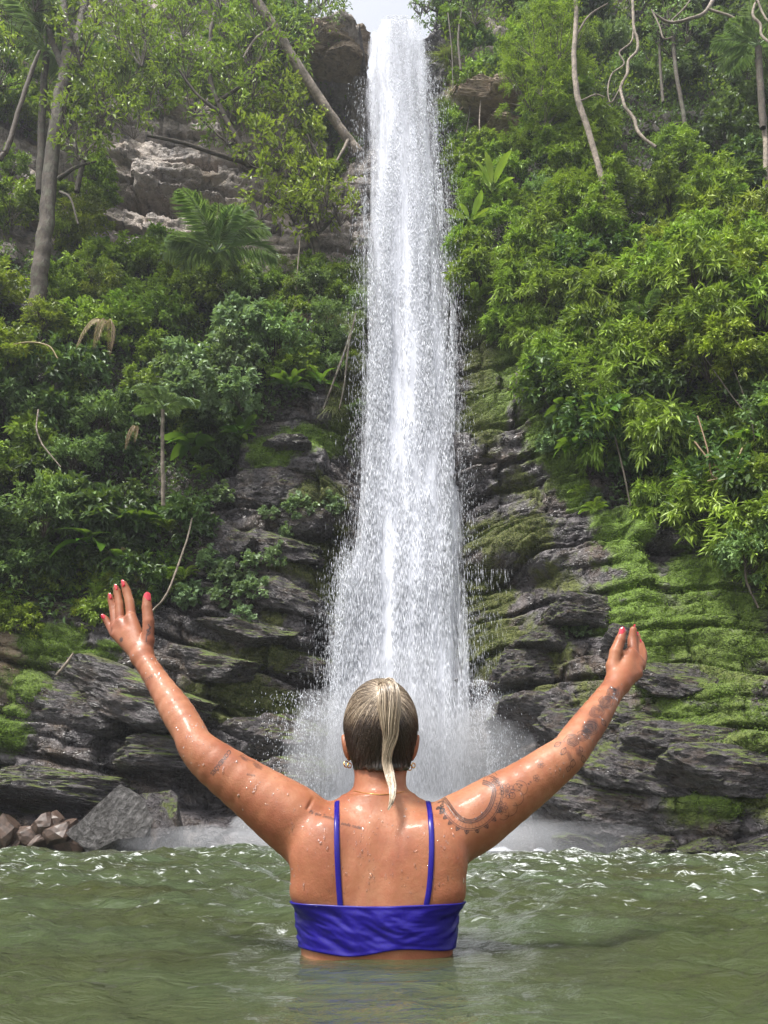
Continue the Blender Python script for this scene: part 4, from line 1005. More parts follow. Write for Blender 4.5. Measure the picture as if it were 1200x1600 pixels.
# lace band round the right shoulder
inner = np.array([(682, 1249), (690, 1246), (697, 1247), (705, 1257), (713, 1268), (722, 1276.5), (734, 1280), (747, 1276), (759, 1265), (766, 1251), (768.5, 1236), (762, 1228), (750, 1225)], float)
inn = smooth_path(inner, 90); tg = np.gradient(inn, axis=0); tg /= np.linalg.norm(tg, axis=1, keepdims=True); no = np.stack([-tg[:, 1], tg[:, 0]], -1)
for off, w, a in ((0.5, 1.6, .75), (3.0, 2.4, .55), (5.6, 1.2, .75), (6.6, .7, .6), (15, 1.2, .75), (17.5, 1.0, .6)):
    ink_line((inn + no * off)[::3], w, a, 80)
for i in range(2, 88, 2): ink_line([inn[i] + no[i] * 6.5, inn[i] + no[i] * 15], .55, .6, 4, raw=False)
for i in range(8, 66, 5):
    e = inn[i] + no[i] * 23.5; b0, b1 = inn[i - 1] + no[i - 1] * 17, inn[i + 1] + no[i + 1] * 17
    ink_line([b0, (b0 + e) / 2 - tg[i] * 1.2, e], 1.2, .8, 6); ink_line([b1, (b1 + e) / 2 + tg[i] * 1.2, e], 1.2, .8, 6); ink_fill((b0 + b1) / 2 + no[i] * 2, 2.2, 1.8, 0, .8, 8)
    ink_fill(e - no[i] * 2, 1.3, 1.3, 0, .7, 6)
for c_, r_, np_ in (((792, 1236), 8, 9), ((783, 1262), 7, 8), ((774, 1222), 5, 7)):
    ink_fill(c_, r_ * .55, r_ * .55, 0, .55)
    for k in range(np_):
        a = 6.283 * k / np_; d = np.array([math.cos(a), math.sin(a)]); s = np.array([-d[1], d[0]]); c0 = np.array(c_)
        ink_line([c0 + d * r_ * .6, c0 + d * r_ + s * r_ * .33, c0 + d * r_ * 1.5, c0 + d * r_ - s * r_ * .33, c0 + d * r_ * .6], .8, .75, 14)
arc = lambda c, r, a0, a1: [(c[0] + r * math.cos(R(a)), c[1] + r * math.sin(R(a))) for a in np.linspace(a0, a1, 12)]
for c_, r_, a0, a1 in (((805, 1246), 13, -110, 110), ((812, 1232), 12, -120, 60), ((795, 1262), 13, -40, 120), ((786, 1272), 9, -20, 130), ((808, 1230), 6, 0, 360), ((800, 1243), 5, 0, 360), ((768, 1215), 9, 180, 340)):
    ink_line(arc(c_, r_, a0, a1), .8, .72, 30)
for c_ in ((811, 1230), (815, 1227), (808, 1226), (826, 1225), (829, 1222)): ink_fill(c_, 2.2, 1.6, 40, .65, 8)
for c_ in ((838, 1216), (845, 1195)):
    for k in range(5): ink_line(arc((c_[0] + 3 * math.cos(k * 1.26), c_[1] + 3 * math.sin(k * 1.26)), 2.4, 0, 330), .8, .55, 12)
ink_done()
# roses along the forearm
for c_, rx, ry, rot, a in (((921, 1136), 15, 11, -50, .62), ((916, 1146), 9, 8, 0, .45), ((946, 1098), 17, 9, -55, .42), ((961, 1082), 12, 6, -60, .40), ((930, 1112), 14, 10, -50, .20), ((896, 1158), 14, 10, -45, .28), ((904, 1175), 8, 5, 60, .40), ((890, 1182), 10, 4, 70, .34), ((958, 1076), 8, 3, 20, .5)):
    ink_fill(c_, rx, ry, rot, a, 18, .5, int(c_[0]))
for c_, r_ in (((893, 1157), 11), ((922, 1138), 12), ((932, 1112), 11), ((947, 1096), 11), ((957, 1083), 9), ((910, 1150), 9)):
    for k in range(4):
        rr = r_ * (1 - k * .23); a0 = 70 * k + c_[0] * 3; ink_line([(c_[0] + rr * (1 + .12 * math.sin(t * 5)) * math.cos(R(a0) + t), c_[1] + rr * .9 * math.sin(R(a0) + t)) for t in np.linspace(0, 4.9, 12)], 1.0, .62, 34)
for x, y, an, l in ((884, 1168, 120, 14), (877, 1160, 150, 13), (896, 1186, 100, 14), (910, 1180, 80, 12), (872, 1150, 170, 10), (905, 1166, 60, 10), (940, 1124, 60, 12), (890, 1196, 110, 11)):
    d = np.array([math.cos(R(an)), math.sin(R(an))]); s = np.array([-d[1], d[0]]); c0 = np.array([x, y])
    ink_line([c0, c0 + d * l * .5 + s * l * .28, c0 + d * l], 1.0, .7, 12); ink_line([c0, c0 + d * l * .5 - s * l * .28, c0 + d * l], 1.0, .7, 12); ink_line([c0, c0 + d * l], .6, .6, 8)
ink_done()

# ------------------------------------------------------------------ beads and runs of water on the skin
mb = MB(); bm = bmesh.new(); bmesh.ops.create_icosphere(bm, subdivisions=2, radius=1); dv = np.array([v.co[:] for v in bm.verts]); df_ = np.array([[v.index for v in f.verts] for f in bm.faces]); bm.free()
ppx_, ppy_ = [], []
for _ in range(420):
    z = rg.random()
    if z < .62: ppx_.append(rg.uniform(450, 735)); ppy_.append(rg.uniform(1250, 1408))
    elif z < .81: 
        i = rg.integers(0, 8); f = rg.random(); A, B = LA[i], LA[min(i + 1, 8)]; ppx_.append(A[0] + (B[0] - A[0]) * f + rg.normal(0, 14)); ppy_.append(A[1] + (B[1] - A[1]) * f + rg.normal(0, 14))
    else:
        i = rg.integers(0, 9); f = rg.random(); A, B = RA[i], RA[min(i + 1, 9)]; ppx_.append(A[0] + (B[0] - A[0]) * f + rg.normal(0, 14)); ppy_.append(A[1] + (B[1] - A[1]) * f + rg.normal(0, 14))
p, n, okh = skin_hit(np.array(ppx_), np.array(ppy_), 0.0)
for c_, nn_, o_ in zip(p, n, okh):
    if not o_ or c_[2] < .12: continue
    r_ = rg.lognormal(-6.62, .38); el = rg.choice([1.0, 1.6, 3.2], p=[.55, .3, .15])
    up = np.array([0, 0, 1.0]); up -= (up @ nn_) * nn_; up /= np.linalg.norm(up) + 1e-6; sd2 = np.cross(nn_, up)
    mb.add(c_ + dv[:, :1] * sd2 * r_ + dv[:, 1:2] * up * r_ * el * np.where(dv[:, 1:2] > 0, 1.3, .8) + dv[:, 2:3] * nn_ * r_ * .55, df_)
o = part('water_beads', mb.mesh('water_beads'), M_DROP); tag(o, kind='stuff')
# ================================================================== vegetation
def leaf_mat(name, dark, light, trans=0.32, rough=0.5, hue=0.03):
    m, nt, b, out = mat(name); nt.nodes.remove(b)
    oi = N(nt, 'ShaderNodeObjectInfo').outputs['Random']
    t = maths(nt, 'ADD', attr(nt, 'tint'), maths(nt, 'MULTIPLY', maths(nt, 'SUBTRACT', oi, 0.5), 0.35))
    c = ramp(nt, t, [(0.05, dark), (0.95, light)])
    hsv = N(nt, 'ShaderNodeHueSaturation'); nt.links.new(c, hsv.inputs['Color'])
    nt.links.new(maths(nt, 'ADD', 0.5, maths(nt, 'MULTIPLY', maths(nt, 'SUBTRACT', oi, 0.5), hue)), hsv.inputs['Hue'])
    pb = N(nt, 'ShaderNodeBsdfPrincipled'); nt.links.new(hsv.outputs[0], pb.inputs['Base Color']); pb.inputs['Roughness'].default_value = rough
    tl = N(nt, 'ShaderNodeBsdfTranslucent'); tc2 = mixc(nt, 0.5, hsv.outputs[0], (0.20, 0.30, 0.02)); nt.links.new(tc2, tl.inputs[0])
    mx = N(nt, 'ShaderNodeMixShader'); mx.inputs[0].default_value = trans
    nt.links.new(pb.outputs[0], mx.inputs[1]); nt.links.new(tl.outputs[0], mx.inputs[2]); nt.links.new(mx.outputs[0], out.inputs[0])
    return m
L_BRIGHT = leaf_mat('bright_leaf', (0.045, 0.100, 0.010), (0.33, 0.48, 0.05))
L_YELLOW = leaf_mat('yellow_green_leaf', (0.070, 0.115, 0.010), (0.38, 0.48, 0.04))
L_MID = leaf_mat('mid_green_leaf', (0.035, 0.080, 0.010), (0.33, 0.46, 0.055))
L_SHADE_DARK = leaf_mat('shade_dark_green_leaf', (0.008, 0.024, 0.005), (0.095, 0.18, 0.036), 0.25)  # dark green, with the deep shade of hollows put into the colour
L_PALE = leaf_mat('pale_grey_green_leaf', (0.06, 0.11, 0.045), (0.24, 0.34, 0.16))
L_COOL = leaf_mat('cool_green_leaf', (0.030, 0.075, 0.020), (0.25, 0.38, 0.12))
L_BIG = leaf_mat('glossy_broad_leaf', (0.025, 0.075, 0.010), (0.10, 0.22, 0.025), 0.3, 0.25)
L_DRY = leaf_mat('dry_leaf', (0.13, 0.085, 0.045), (0.38, 0.28, 0.16), 0.2, 0.7)
L_MOSS = leaf_mat('moss_tuft', (0.024, 0.038, 0.005), (0.17, 0.28, 0.022), 0.3, 0.8)
L_OLIVE = leaf_mat('olive_grass', (0.07, 0.085, 0.02), (0.24, 0.26, 0.08), 0.3, 0.6)
M_BARK = simple('brown_bark', (0.055, 0.042, 0.030), 0.85, var=0.55, scale=9.0)
M_PALEBARK = simple('pale_bark', (0.22, 0.18, 0.14), 0.8, var=0.4, scale=9.0)
M_TWIG = simple('dark_twig', (0.055, 0.042, 0.03), 0.85, var=0.5, scale=14.0)
for m_, sc in ((M_BARK, 14.0), (M_PALEBARK, 14.0)):
    nt_ = m_.node_tree; b_ = nt_.nodes['Principled BSDF']; tc_ = N(nt_, 'ShaderNodeTexCoord').outputs['Object']
    nb_ = noise_tex(nt_, mapping(nt_, tc_, (1, 1, .3)), sc, 5, .7); nt_.links.new(bump(nt_, nb_, 1.0, .05), b_.inputs['Normal'])
    lich = ramp(nt_, noise_tex(nt_, tc_, 5.0, 4, .65), [(.5, 0.0), (.62, .7)]); old = b_.inputs['Base Color'].links[0].from_socket
    nt_.links.new(mixc(nt_, lich, old, (.09, .095, .06) if m_ is M_BARK else (.10, .085, .06)), b_.inputs['Base Color'])
rg = np.random.default_rng(99)
def unit(v): return v / (np.linalg.norm(v, axis=-1, keepdims=True) + 1e-9)
def leaves(mb, pos, d, nr, L, W, tint, fold=0.25):
    n = len(pos); d = unit(d); s = unit(np.cross(d, nr)); nr = np.cross(s, d)
    L = np.broadcast_to(L, (n,))[:, None]; W = np.broadcast_to(W, (n,))[:, None]
    mid = pos + d * L * 0.45
    V = np.stack([pos, mid + s * W * .5 + nr * W * fold, pos + d * L - nr * L * .08, mid - s * W * .5 + nr * W * fold], 1)
    T = (np.arange(n)[:, None, None] * 4 + np.array([[0, 1, 2], [0, 2, 3]])[None]).reshape(-1, 3)
    mb.add(V.reshape(-1, 3), T, np.repeat(np.broadcast_to(tint, (n,)), 4))
def leafy(ml, mt, c, Rad, ntw, nleaf, L, W, droop=0.2, spread=1.0, tint=(0.25, 0.85), base=None, up=0.35, twr=0.006, cluster=0.16, style='simple'):
    """twigs fanning out from base through the volume round c, leaves along them"""
    c = np.asarray(c, float); base = c - np.array([0, 0, Rad * .8]) if base is None else np.asarray(base, float)
    for i in range(ntw):
        u = rg.normal(size=3); u[2] = u[2] * .8 + up; u /= np.linalg.norm(u)
        e = c + u * Rad * rg.uniform(0.55, 1.08) * np.array([spread, spread, 1])
        mid = (base + e) / 2 + rg.normal(0, .12 * Rad, 3) + np.array([0, 0, .15 * Rad])
        pth = smooth_path(np.array([base, mid, e, e + (e - mid) * .25 - np.array([0, 0, droop * Rad * .6])]), 12)
        if mt is not None: tube(mt, pth, np.linspace(twr * 1.6, twr * .35, 12), 3, .5)
        k = max(4, int(nleaf / ntw * rg.uniform(.6, 1.4)))
        uu = rg.uniform(0.38, 1.0, k) ** .8 * 11; i0 = uu.astype(int).clip(0, 10); f = (uu - i0)[:, None]
        p = pth[i0] * (1 - f) + pth[i0 + 1] * f
        tw = unit(pth[i0 + 1] - pth[i0])
        if style == 'pinnate':
            rd = unit(tw * .5 + rg.normal(0, .7, (k, 3)) + u * .3 - np.array([0, 0, droop])); m_ = 7; l_ = L * 4.2
            for j in range(m_):
                for sgn in (-1, 1):
                    pj = p + rd * (l_ * (j + .5) / m_) - np.array([0, 0, 1]) * (l_ * .25 * (j / m_) ** 2)
                    sd2 = unit(np.cross(rd, np.array([0, 0, 1.0])) * sgn + rd * .45 + rg.normal(0, .12, (k, 3)))
                    leaves(ml, pj, sd2, np.array([0, 0, 1.0]) + rg.normal(0, .3, (k, 3)), L * rg.uniform(.8, 1.15, k), W, np.clip(rg.uniform(*tint) + rg.normal(0, .14, k), 0, 1))
            continue
        p = p + rg.normal(0, cluster * Rad * .5, (k, 3))
        d = unit(tw * .5 + rg.normal(0, .75, (k, 3)) + u * .35 - np.array([0, 0, droop]))
        nn_ = np.array([0, -.25, 1.0]) + rg.normal(0, .45, (k, 3))
        t0 = rg.uniform(*tint)
        leaves(ml, p, d, nn_, L * rg.uniform(.65, 1.25, k), W * rg.uniform(.7, 1.2, k), np.clip(t0 + rg.normal(0, .17, k), 0, 1))
def proto(name, m, Rad, ntw, nleaf, L, W, **kw):
    ml, mt = MB(), MB(); leafy(ml, mt, (0, 0, Rad * .9), Rad, ntw, nleaf, L, W, base=(0, 0, 0), **kw)
    a, b = ml.mesh('crown', False), mt.mesh('stem'); a.materials.append(m); b.materials.append(M_TWIG); return a, b
PR = {
 'bright': [proto('x', L_BRIGHT, 1.0, 46, 2080, 0.225, 0.109) for _ in range(3)],
 'yellow': [proto('x', L_YELLOW, 1.0, 46, 2160, 0.196, 0.087) for _ in range(3)],
 'mid': [proto('x', L_MID, 1.0, 44, 1920, 0.246, 0.116) for _ in range(3)],
 'dark': [proto('x', L_SHADE_DARK, 1.0, 40, 1600, 0.290, 0.138, droop=.35) for _ in range(3)],
 'pale': [proto('x', L_PALE, 1.0, 40, 1360, 0.275, 0.152) for _ in range(2)],
 'cool': [proto('x', L_COOL, 1.0, 46, 2080, 0.196, 0.094) for _ in range(2)],
 'lance': [proto('x', L_MID, 1.0, 48, 2000, 0.377, 0.080, droop=.6, cluster=.1) for _ in range(3)],
 'lanceb': [proto('x', L_BRIGHT, 1.0, 50, 2160, 0.348, 0.075, droop=.55, cluster=.1) for _ in range(3)],
 'lancey': [proto('x', L_YELLOW, 1.0, 50, 2080, 0.319, 0.080, droop=.5, cluster=.1) for _ in range(2)],
 'pinn': [proto('x', L_MID, 1.0, 34, 240, 0.123, 0.049, style='pinnate', droop=.3) for _ in range(2)],
 'pinnb': [proto('x', L_BRIGHT, 1.0, 34, 240, 0.123, 0.049, style='pinnate', droop=.35) for _ in range(2)],
 'creep': [proto('x', L_PALE, 1.0, 30, 560, 0.348, 0.290, up=.1, droop=.1) for _ in range(2)],
}
GREEN = {'bright': 'bright green', 'yellow': 'yellow-green', 'mid': 'mid green', 'dark': 'dark green', 'pale': 'pale grey-green', 'cool': 'cool green', 'lance': 'narrow-leaved green', 'lanceb': 'narrow-leaved bright green', 'lancey': 'narrow-leaved yellow-green', 'pinn': 'feathery-leaved green', 'pinnb': 'feathery-leaved bright green', 'creep': 'round-leaved pale'}
def in_poly(x, y, pts):
    r_ = False; n = len(pts)
    for i in range(n):
        a, b = pts[i], pts[(i + 1) % n]
        if (a[1] > y) != (b[1] > y) and x < (b[0] - a[0]) * (y - a[1]) / (b[1] - a[1]) + a[0]: r_ = not r_
    return r_
NSH = 0
KNAME = {'lance': 'narrow_leaved_shrub', 'lanceb': 'narrow_leaved_shrub', 'lancey': 'narrow_leaved_shrub', 'pinn': 'feathery_leaved_shrub', 'pinnb': 'feathery_leaved_shrub'}
MARKS = [(470,690,'mossy ledge'),(480,800,'fractured dark block'),(400,890,'leafy wet ledges'),(300,960,'dry leaning branch'),(560,640,'edge of the fall'),(880,985,'moss cascade'),(85,250,'forked tree trunk'),(338,390,'stemless palm'),(165,520,'dry hanging frond'),(254,640,'small palm'),(254,740,'small palm stem'),(60,670,'pale bent stick'),(140,855,'big-leaved plant'),(455,605,'glossy clump'),(375,680,'glossy clump end'),
 (190,930,'raised open hand'),(290,800,'bright fern'),(30,1040,'sandy patch'),(560,420,'falling water'),(490,370,'bright cliff tree'),(540,212,'leaning trunk'),(350,180,'slender dark tree'),(205,480,'brown vine'),(0,545,'bare twig'),(440,760,'dark ledge'),
 (768,280,'banana plant'),(735,345,'young banana plant'),(790,190,'jutting ledge'),(918,200,'pale trunk'),(955,330,'foot of the pale trunk'),(985,180,'twisted liana'),(1196,230,'slim trunk'),(1068,180,'mossy trunk'),(1185,70,'drooping palm'),(1075,30,'crooked bare limbs'),
 (940,655,'heart-leaved plant'),(845,585,'rock edge'),(745,470,'pale fern'),(1010,490,'young palm'),(1105,740,'dry twigs'),(1165,900,'dead stem'),(930,790,'moss fern'),(1165,690,'broad-leaved climber'),(1140,600,'hanging root'),(720,60,'rim sapling'),(1060,320,'leafy mound'),(850,60,'feathery tree crown')]
USED = {}
def unique_label(base, px, py, group):
    d = sorted(((px - a) ** 2 + (py - b) ** 2, n) for a, b, n in MARKS)
    for lab in ['%s %s' % (base, near_mark(px, py))] + ['%s between the %s and the %s' % (base, d[0][1], d[j][1]) for j in (1, 2, 3, 4)] + ['%s between the %s and the %s' % (base, d[1][1], d[j][1]) for j in (2, 3)]:
        if lab not in USED and len(lab.split()) <= 16: USED[lab] = group; return lab, group
    return lab, USED.get(lab, group)
def near_mark(px, py):
    d = [((px - a) ** 2 + (py - b) ** 2, n, a, b) for a, b, n in MARKS]; d.sort(); q = d[0]
    if q[0] < 30 ** 2: return 'around the ' + q[1]
    return ('above the ' if py < q[3] - abs(px - q[2]) else 'below the ' if py > q[3] + abs(px - q[2]) else 'beside the ') + q[1]
def plant(kind, px, py, Y, Rm, label, group, name='shrub', cat='shrub', tilt=0.35, flat=1.0):
    global NSH
    me_c, me_s = PR[kind][rg.integers(len(PR[kind]))]
    c = P(px, py, Y); e = empty(name, c - np.array([0, -0.05, Rm * .8]), label, cat, group)
    e.rotation_euler = (tilt * rg.uniform(.4, 1.2), rg.uniform(-.25, .25), 0); e.scale = (Rm * rg.uniform(.9, 1.15), Rm * flat, Rm * rg.uniform(.85, 1.1))
    for nm, me in (('crown', me_c), ('stem', me_s)):
        o = bpy.data.objects.new(nm, me); C.objects.link(o); o.parent = e; o.rotation_euler = (0, 0, 0)
    rz = rg.uniform(0, 6.28)
    for o in e.children: o.rotation_euler = (0, 0, rz)
    NSH += 1; return e
def scatter(poly, n, kinds, r0, r1, o0, o1, where, group, name='shrub', cat='shrub', gap=0.55, tilt=.35):
    xs, ys = [p[0] for p in poly], [p[1] for p in poly]; put = []; tries = 0
    while len(put) < n and tries < n * 60:
        tries += 1; x, y = rg.uniform(min(xs), max(xs)), rg.uniform(min(ys), max(ys))
        if not in_poly(x, y, poly): continue
        Rm = rg.uniform(r0, r1); Y = float(hitY(x, y))
        if Y > 20.5: continue
        rp = Rm / scale_at(y, Y)
        if any((x - a) ** 2 + (y - b) ** 2 < (gap * (rp + c) * .5) ** 2 for a, b, c in put): continue
        put.append((x, y, rp)); k = kinds[rg.integers(len(kinds))]
        sz = 'small' if Rm < r0 + .33 * (r1 - r0) else 'large' if Rm > r0 + .67 * (r1 - r0) else 'mid-sized'; wh = where.split(' ')
        lab, grp = unique_label('%s %s %s' % (sz, GREEN[k], cat), x, y, '%s %s' % (GREEN[k], group))
        plant(k, x, y, Y - rg.uniform(o0, o1), Rm, lab, grp, KNAME.get(k, 'leafy_shrub') if name == 'shrub' else name, cat, tilt)
# --- slope left of the fall
scatter([(-150,330),(60,330),(200,350),(330,400),(300,470),(200,460),(120,560),(-150,640)], 34, ['yellow', 'yellow', 'yellow', 'bright', 'bright'], .45, .8, .2, .9, 'on the slope under the forked tree', 'shrubs under the forked tree')
scatter([(150,400),(330,390),(430,480),(445,560),(380,580),(260,560),(160,540)], 22, ['bright', 'bright', 'mid', 'cool', 'yellow'], .4, .75, .1, .7, 'on the slope below the pale cliff', 'shrubs below the pale cliff')
scatter([(400,430),(565,390),(565,480),(520,520),(520,580),(450,600),(420,520)], 18, ['cool', 'mid', 'pinn', 'bright'], .3, .55, .0, .4, 'on the ledge beside the falling water', 'shrubs on the ledge beside the fall')
scatter([(-150,620),(120,560),(420,560),(440,620),(360,700),(310,800),(290,900),(-150,930)], 44, ['dark', 'dark', 'dark', 'mid', 'cool'], .35, .7, .0, .6, 'in the shaded hollow under the slope', 'plants of the shaded hollow')  # mostly dark leaves: the hollow's shade is painted into their colour
scatter([(-150,700),(120,690),(130,800),(-150,860)], 10, ['cool', 'mid'], .4, .6, .5, .9, 'leaning out of the shaded hollow', 'plants leaning out of the hollow')
scatter([(-150,870),(290,860),(280,930),(180,965),(60,975),(-150,1000)], 34, ['yellow', 'bright', 'pinnb'], .22, .38, -.05, .15, 'low on the bank above the wet slabs', 'low plants above the wet slabs', 'low_plant', 'plant')
scatter([(190,540),(400,500),(420,560),(370,640),(230,650)], 6, ['pale'], .45, .65, 1.2, 1.7, 'with big soft leaves above the small palm', 'soft-leaved shrubs above the small palm')
# --- right of the fall
scatter([(700,300),(790,220),(860,140),(930,300),(960,420),(800,440),(720,420)], 34, ['lanceb', 'pinnb', 'bright', 'cool'], .35, .65, .1, .6, 'in the leafy curtain beside the banana plant', 'plants of the leafy curtain')
scatter([(800,60),(900,20),(960,330),(900,380),(850,240)], 24, ['pinnb', 'bright', 'lanceb'], .4, .65, .4, 1.0, 'climbing the thin pale trunk', 'climbers on the pale trunk')
scatter([(725,420),(960,380),(1040,460),(1010,680),(900,690),(840,600),(790,510)], 40, ['lance', 'lance', 'lanceb', 'dark'], .35, .65, .1, .6, 'hanging over the wet rock beside the fall', 'plants hanging over the wet rock')
scatter([(1000,420),(1120,340),(1350,320),(1350,580),(1020,590)], 30, ['lancey', 'yellow', 'lanceb'], .45, .75, .4, 1.1, 'in the sunlit thicket on the bank', 'shrubs of the sunlit thicket')
scatter([(1010,230),(1090,190),(1150,300),(1190,400),(1010,420)], 16, ['lanceb', 'bright', 'lancey'], .4, .6, .7, 1.3, 'rising under the twisted liana', 'shrubs under the twisted liana')
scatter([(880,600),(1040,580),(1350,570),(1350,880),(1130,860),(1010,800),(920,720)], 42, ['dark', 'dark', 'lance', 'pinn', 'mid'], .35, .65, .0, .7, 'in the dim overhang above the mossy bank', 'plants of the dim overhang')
scatter([(1120,640),(1350,600),(1350,930),(1150,900)], 12, ['cool', 'mid'], .35, .5, .6, 1.1, 'reaching out over the mossy bank', 'plants reaching over the mossy bank')
scatter([(880,-40),(1350,-60),(1350,330),(1180,330),(1000,240),(950,180)], 36, ['dark', 'dark', 'dark', 'cool'], .5, .95, .0, .4, 'in the shaded forest at the cliff top', 'plants of the shaded forest')
scatter([(690,-60),(880,-60),(830,110),(770,140),(700,120)], 20, ['cool', 'mid', 'bright'], .4, .7, .0, .6, 'on the rim where the water comes over', 'plants on the rim by the fall')
scatter([(700,190),(790,240),(760,300),(705,290)], 10, ['cool', 'mid'], .35, .5, .1, .4, 'under the jutting rock ledge', 'plants under the jutting ledge')
# --- top left, behind the trees
scatter([(-150,-60),(560,-60),(520,20),(440,120),(330,160),(120,140),(-150,200)], 34, ['mid', 'bright', 'cool'], .6, 1.1, .0, .6, 'on the rim above the pale cliff', 'shrubs on the rim above the pale cliff')
scatter([(440,60),(540,130),(560,260),(540,330),(470,300)], 14, ['mid', 'cool', 'dark'], .35, .6, .1, .5, 'around the leaning trunk', 'plants around the leaning trunk')
scatter([(0,120),(140,160),(160,330),(0,340)], 8, ['mid', 'bright'], .4, .6, .1, .6, 'behind the forked tree', 'shrubs behind the forked tree')
# --- small creepers on the wet rock
for px, py, r_ in [(470,795,.22),(520,790,.18),(385,885,.24),(345,905,.24),(430,870,.18),(360,930,.22),(400,920,.18),(450,830,.12),(330,870,.2),(420,800,.14),(380,960,.14),(300,930,.2),(560,640,.15),(350,770,.2),(335,720,.22),(880,985,.16),(905,980,.14),(870,650,.2),(860,690,.2),(930,790,.18),(640,1,.1)][:-1]:
    lab, grp = unique_label('round-leaved pale creeper in wet rock', px, py, 'creepers on the wet rock')
    plant('creep', px, py, float(hitY(px, py)) - .12, r_ * 1.2, lab, grp, 'creeper', 'creeper', .5)

# ------------------------------------------------------------------ undergrowth and moss: nobody could count these
cv = cliff_V.reshape(-1, 3); sfl = soil.ravel(); mfl = moss.ravel(); bfl = bright.ravel()
def ground_leaves(name, w, n, L, W, out, m, tint, label, cat, up=0.6):
    pr_ = w / w.sum(); ix = rg.choice(len(cv), n, p=pr_); p = cv[ix] + rg.normal(0, .03, (n, 3)) - np.array([0, 1, 0]) * rg.uniform(0, out, n)[:, None]
    mb = MB(); d = rg.normal(0, .8, (n, 3)) + np.array([0, -.8, .2]); leaves(mb, p, d, np.array([0, -.4, up]) + rg.normal(0, .4, (n, 3)), L * rg.uniform(.6, 1.3, n), W * rg.uniform(.7, 1.2, n), tint(ix))
    o = link(name, mb.mesh(name, False), m); tag(o, label, cat, None, 'stuff'); return o
area = np.repeat((t_ ** 2)[:, None], GX, 1).ravel()
ground_leaves('undergrowth', (sfl > .45) * area, 70000, .13, .065, .35, L_SHADE_DARK, lambda ix: rg.uniform(.1, .9, len(ix)), 'dense dark undergrowth covering the slopes', 'undergrowth')  # dark leaf colour paints shade into the gaps between plants
vis = (sfl < .4) & (mfl > .5)
ground_leaves('moss', vis * mfl * area, 60000, .035, .016, .03, L_MOSS, lambda ix: np.clip(bfl[ix] * .85 + rg.normal(0, .15, len(ix)), 0, 1), 'green moss on the wet ledges', 'moss')
ground_leaves('rim_scrub', ((ppy.ravel() < 160) & (pale.ravel() < .9) & (np.abs(ppx.ravel() - 615) > 75)) * area, 26000, .16, .07, .5, L_MID, lambda ix: rg.uniform(.1, .9, len(ix)), 'tangled scrub along the cliff rim', 'scrub')

# ------------------------------------------------------------------ trees
def trunk_mesh(name, paths, sides=9, lump=.06):
    mb = MB()
    for k, pts in enumerate(paths):
        q = np.array([[*P(a[0], a[1], a[2]), a[3] * scale_at(a[1], a[2])] for a in pts]); q = smooth_path(q, max(10, len(pts) * 9))
        jit = np.stack([noise(np.arange(len(q)) * .22, k * 7.1 + j, 0, 31) for j in range(3)], -1) * q[:, 3:4] * .3
        tube(mb, q[:, :3] + jit, np.maximum(q[:, 3], .004), sides, .5, lump, k)
    return mb.mesh(name)
def tree(label, trunk, branches, clusters, m=M_BARK, lm=L_BRIGHT, L=.13, W=.06, name='tree', style='simple', droop=.2, dens=1.0, bm_=None):
    b0 = P(*trunk[0][:3]); e = empty(name, b0, label, 'tree'); inv = Matrix.Translation(-Vector(b0))
    o = link('trunk', trunk_mesh('trunk', [trunk]), m, e); o.matrix_parent_inverse = inv
    for br in branches:
        o = link('limb', trunk_mesh('limb', [br], 7), bm_ or m, e); o.matrix_parent_inverse = inv
    if clusters:
        ml, mt = MB(), MB()
        for cl in clusters:
            px, py, Y, rp = cl[:4]; s = scale_at(py, Y)
            leafy(ml, mt, P(px, py, Y), rp * s, int(14 * dens) + 4, int(dens * 5.5 * rp), L, W, droop=droop, base=P(px + rg.uniform(-.3, .3) * rp, py + rp * .8, Y + .1), twr=.008, style=style, cluster=.2)
        o = link('crown', ml.mesh('crown', False), lm, e); o.matrix_parent_inverse = inv
        o = link('twigs', mt.mesh('twigs'), M_TWIG, e); o.matrix_parent_inverse = inv; tag(o, kind='stuff')
    return e
cl = lambda pts, Y, r0, r1: [(x, y, Y + rg.uniform(-.5, .5), rg.uniform(r0, r1)) for x, y in pts]
tree('tall mottled tree forking low, dark bark hung with vines', [(56,500,14.2,13),(62,430,14.05,12.5),(70,370,14.0,12),(76,300,14.0,11),(84,220,14.0,10.5),(96,150,14.0,10.5),(108,100,14.0,11.5)],
     [[(108,104,14.0,12),(106,60,14.0,10),(97,20,13.9,9),(88,-60,13.8,8)],[(112,100,14.0,10),(122,60,14.1,7),(130,15,14.2,6),(140,-60,14.3,5)],[(100,110,14.0,6),(84,70,14.1,5),(72,30,14.2,4.5),(60,-40,14.2,4)],
      [(92,280,14,4),(118,262,13.7,2.5),(150,252,13.5,1.5)],[(94,300,13.9,2.5),(110,310,13.6,1.8),(122,350,13.6,1.5)]],
     cl([(150,190),(170,150),(200,185),(130,220),(150,120),(200,120),(20,30),(60,-10),(150,0),(190,40),(130,60),(40,-40),(240,150),(110,180),(215,60),(10,100)], 13.6, 34, 56), M_BARK, L_BRIGHT, .19, .072, droop=.4, dens=.9)
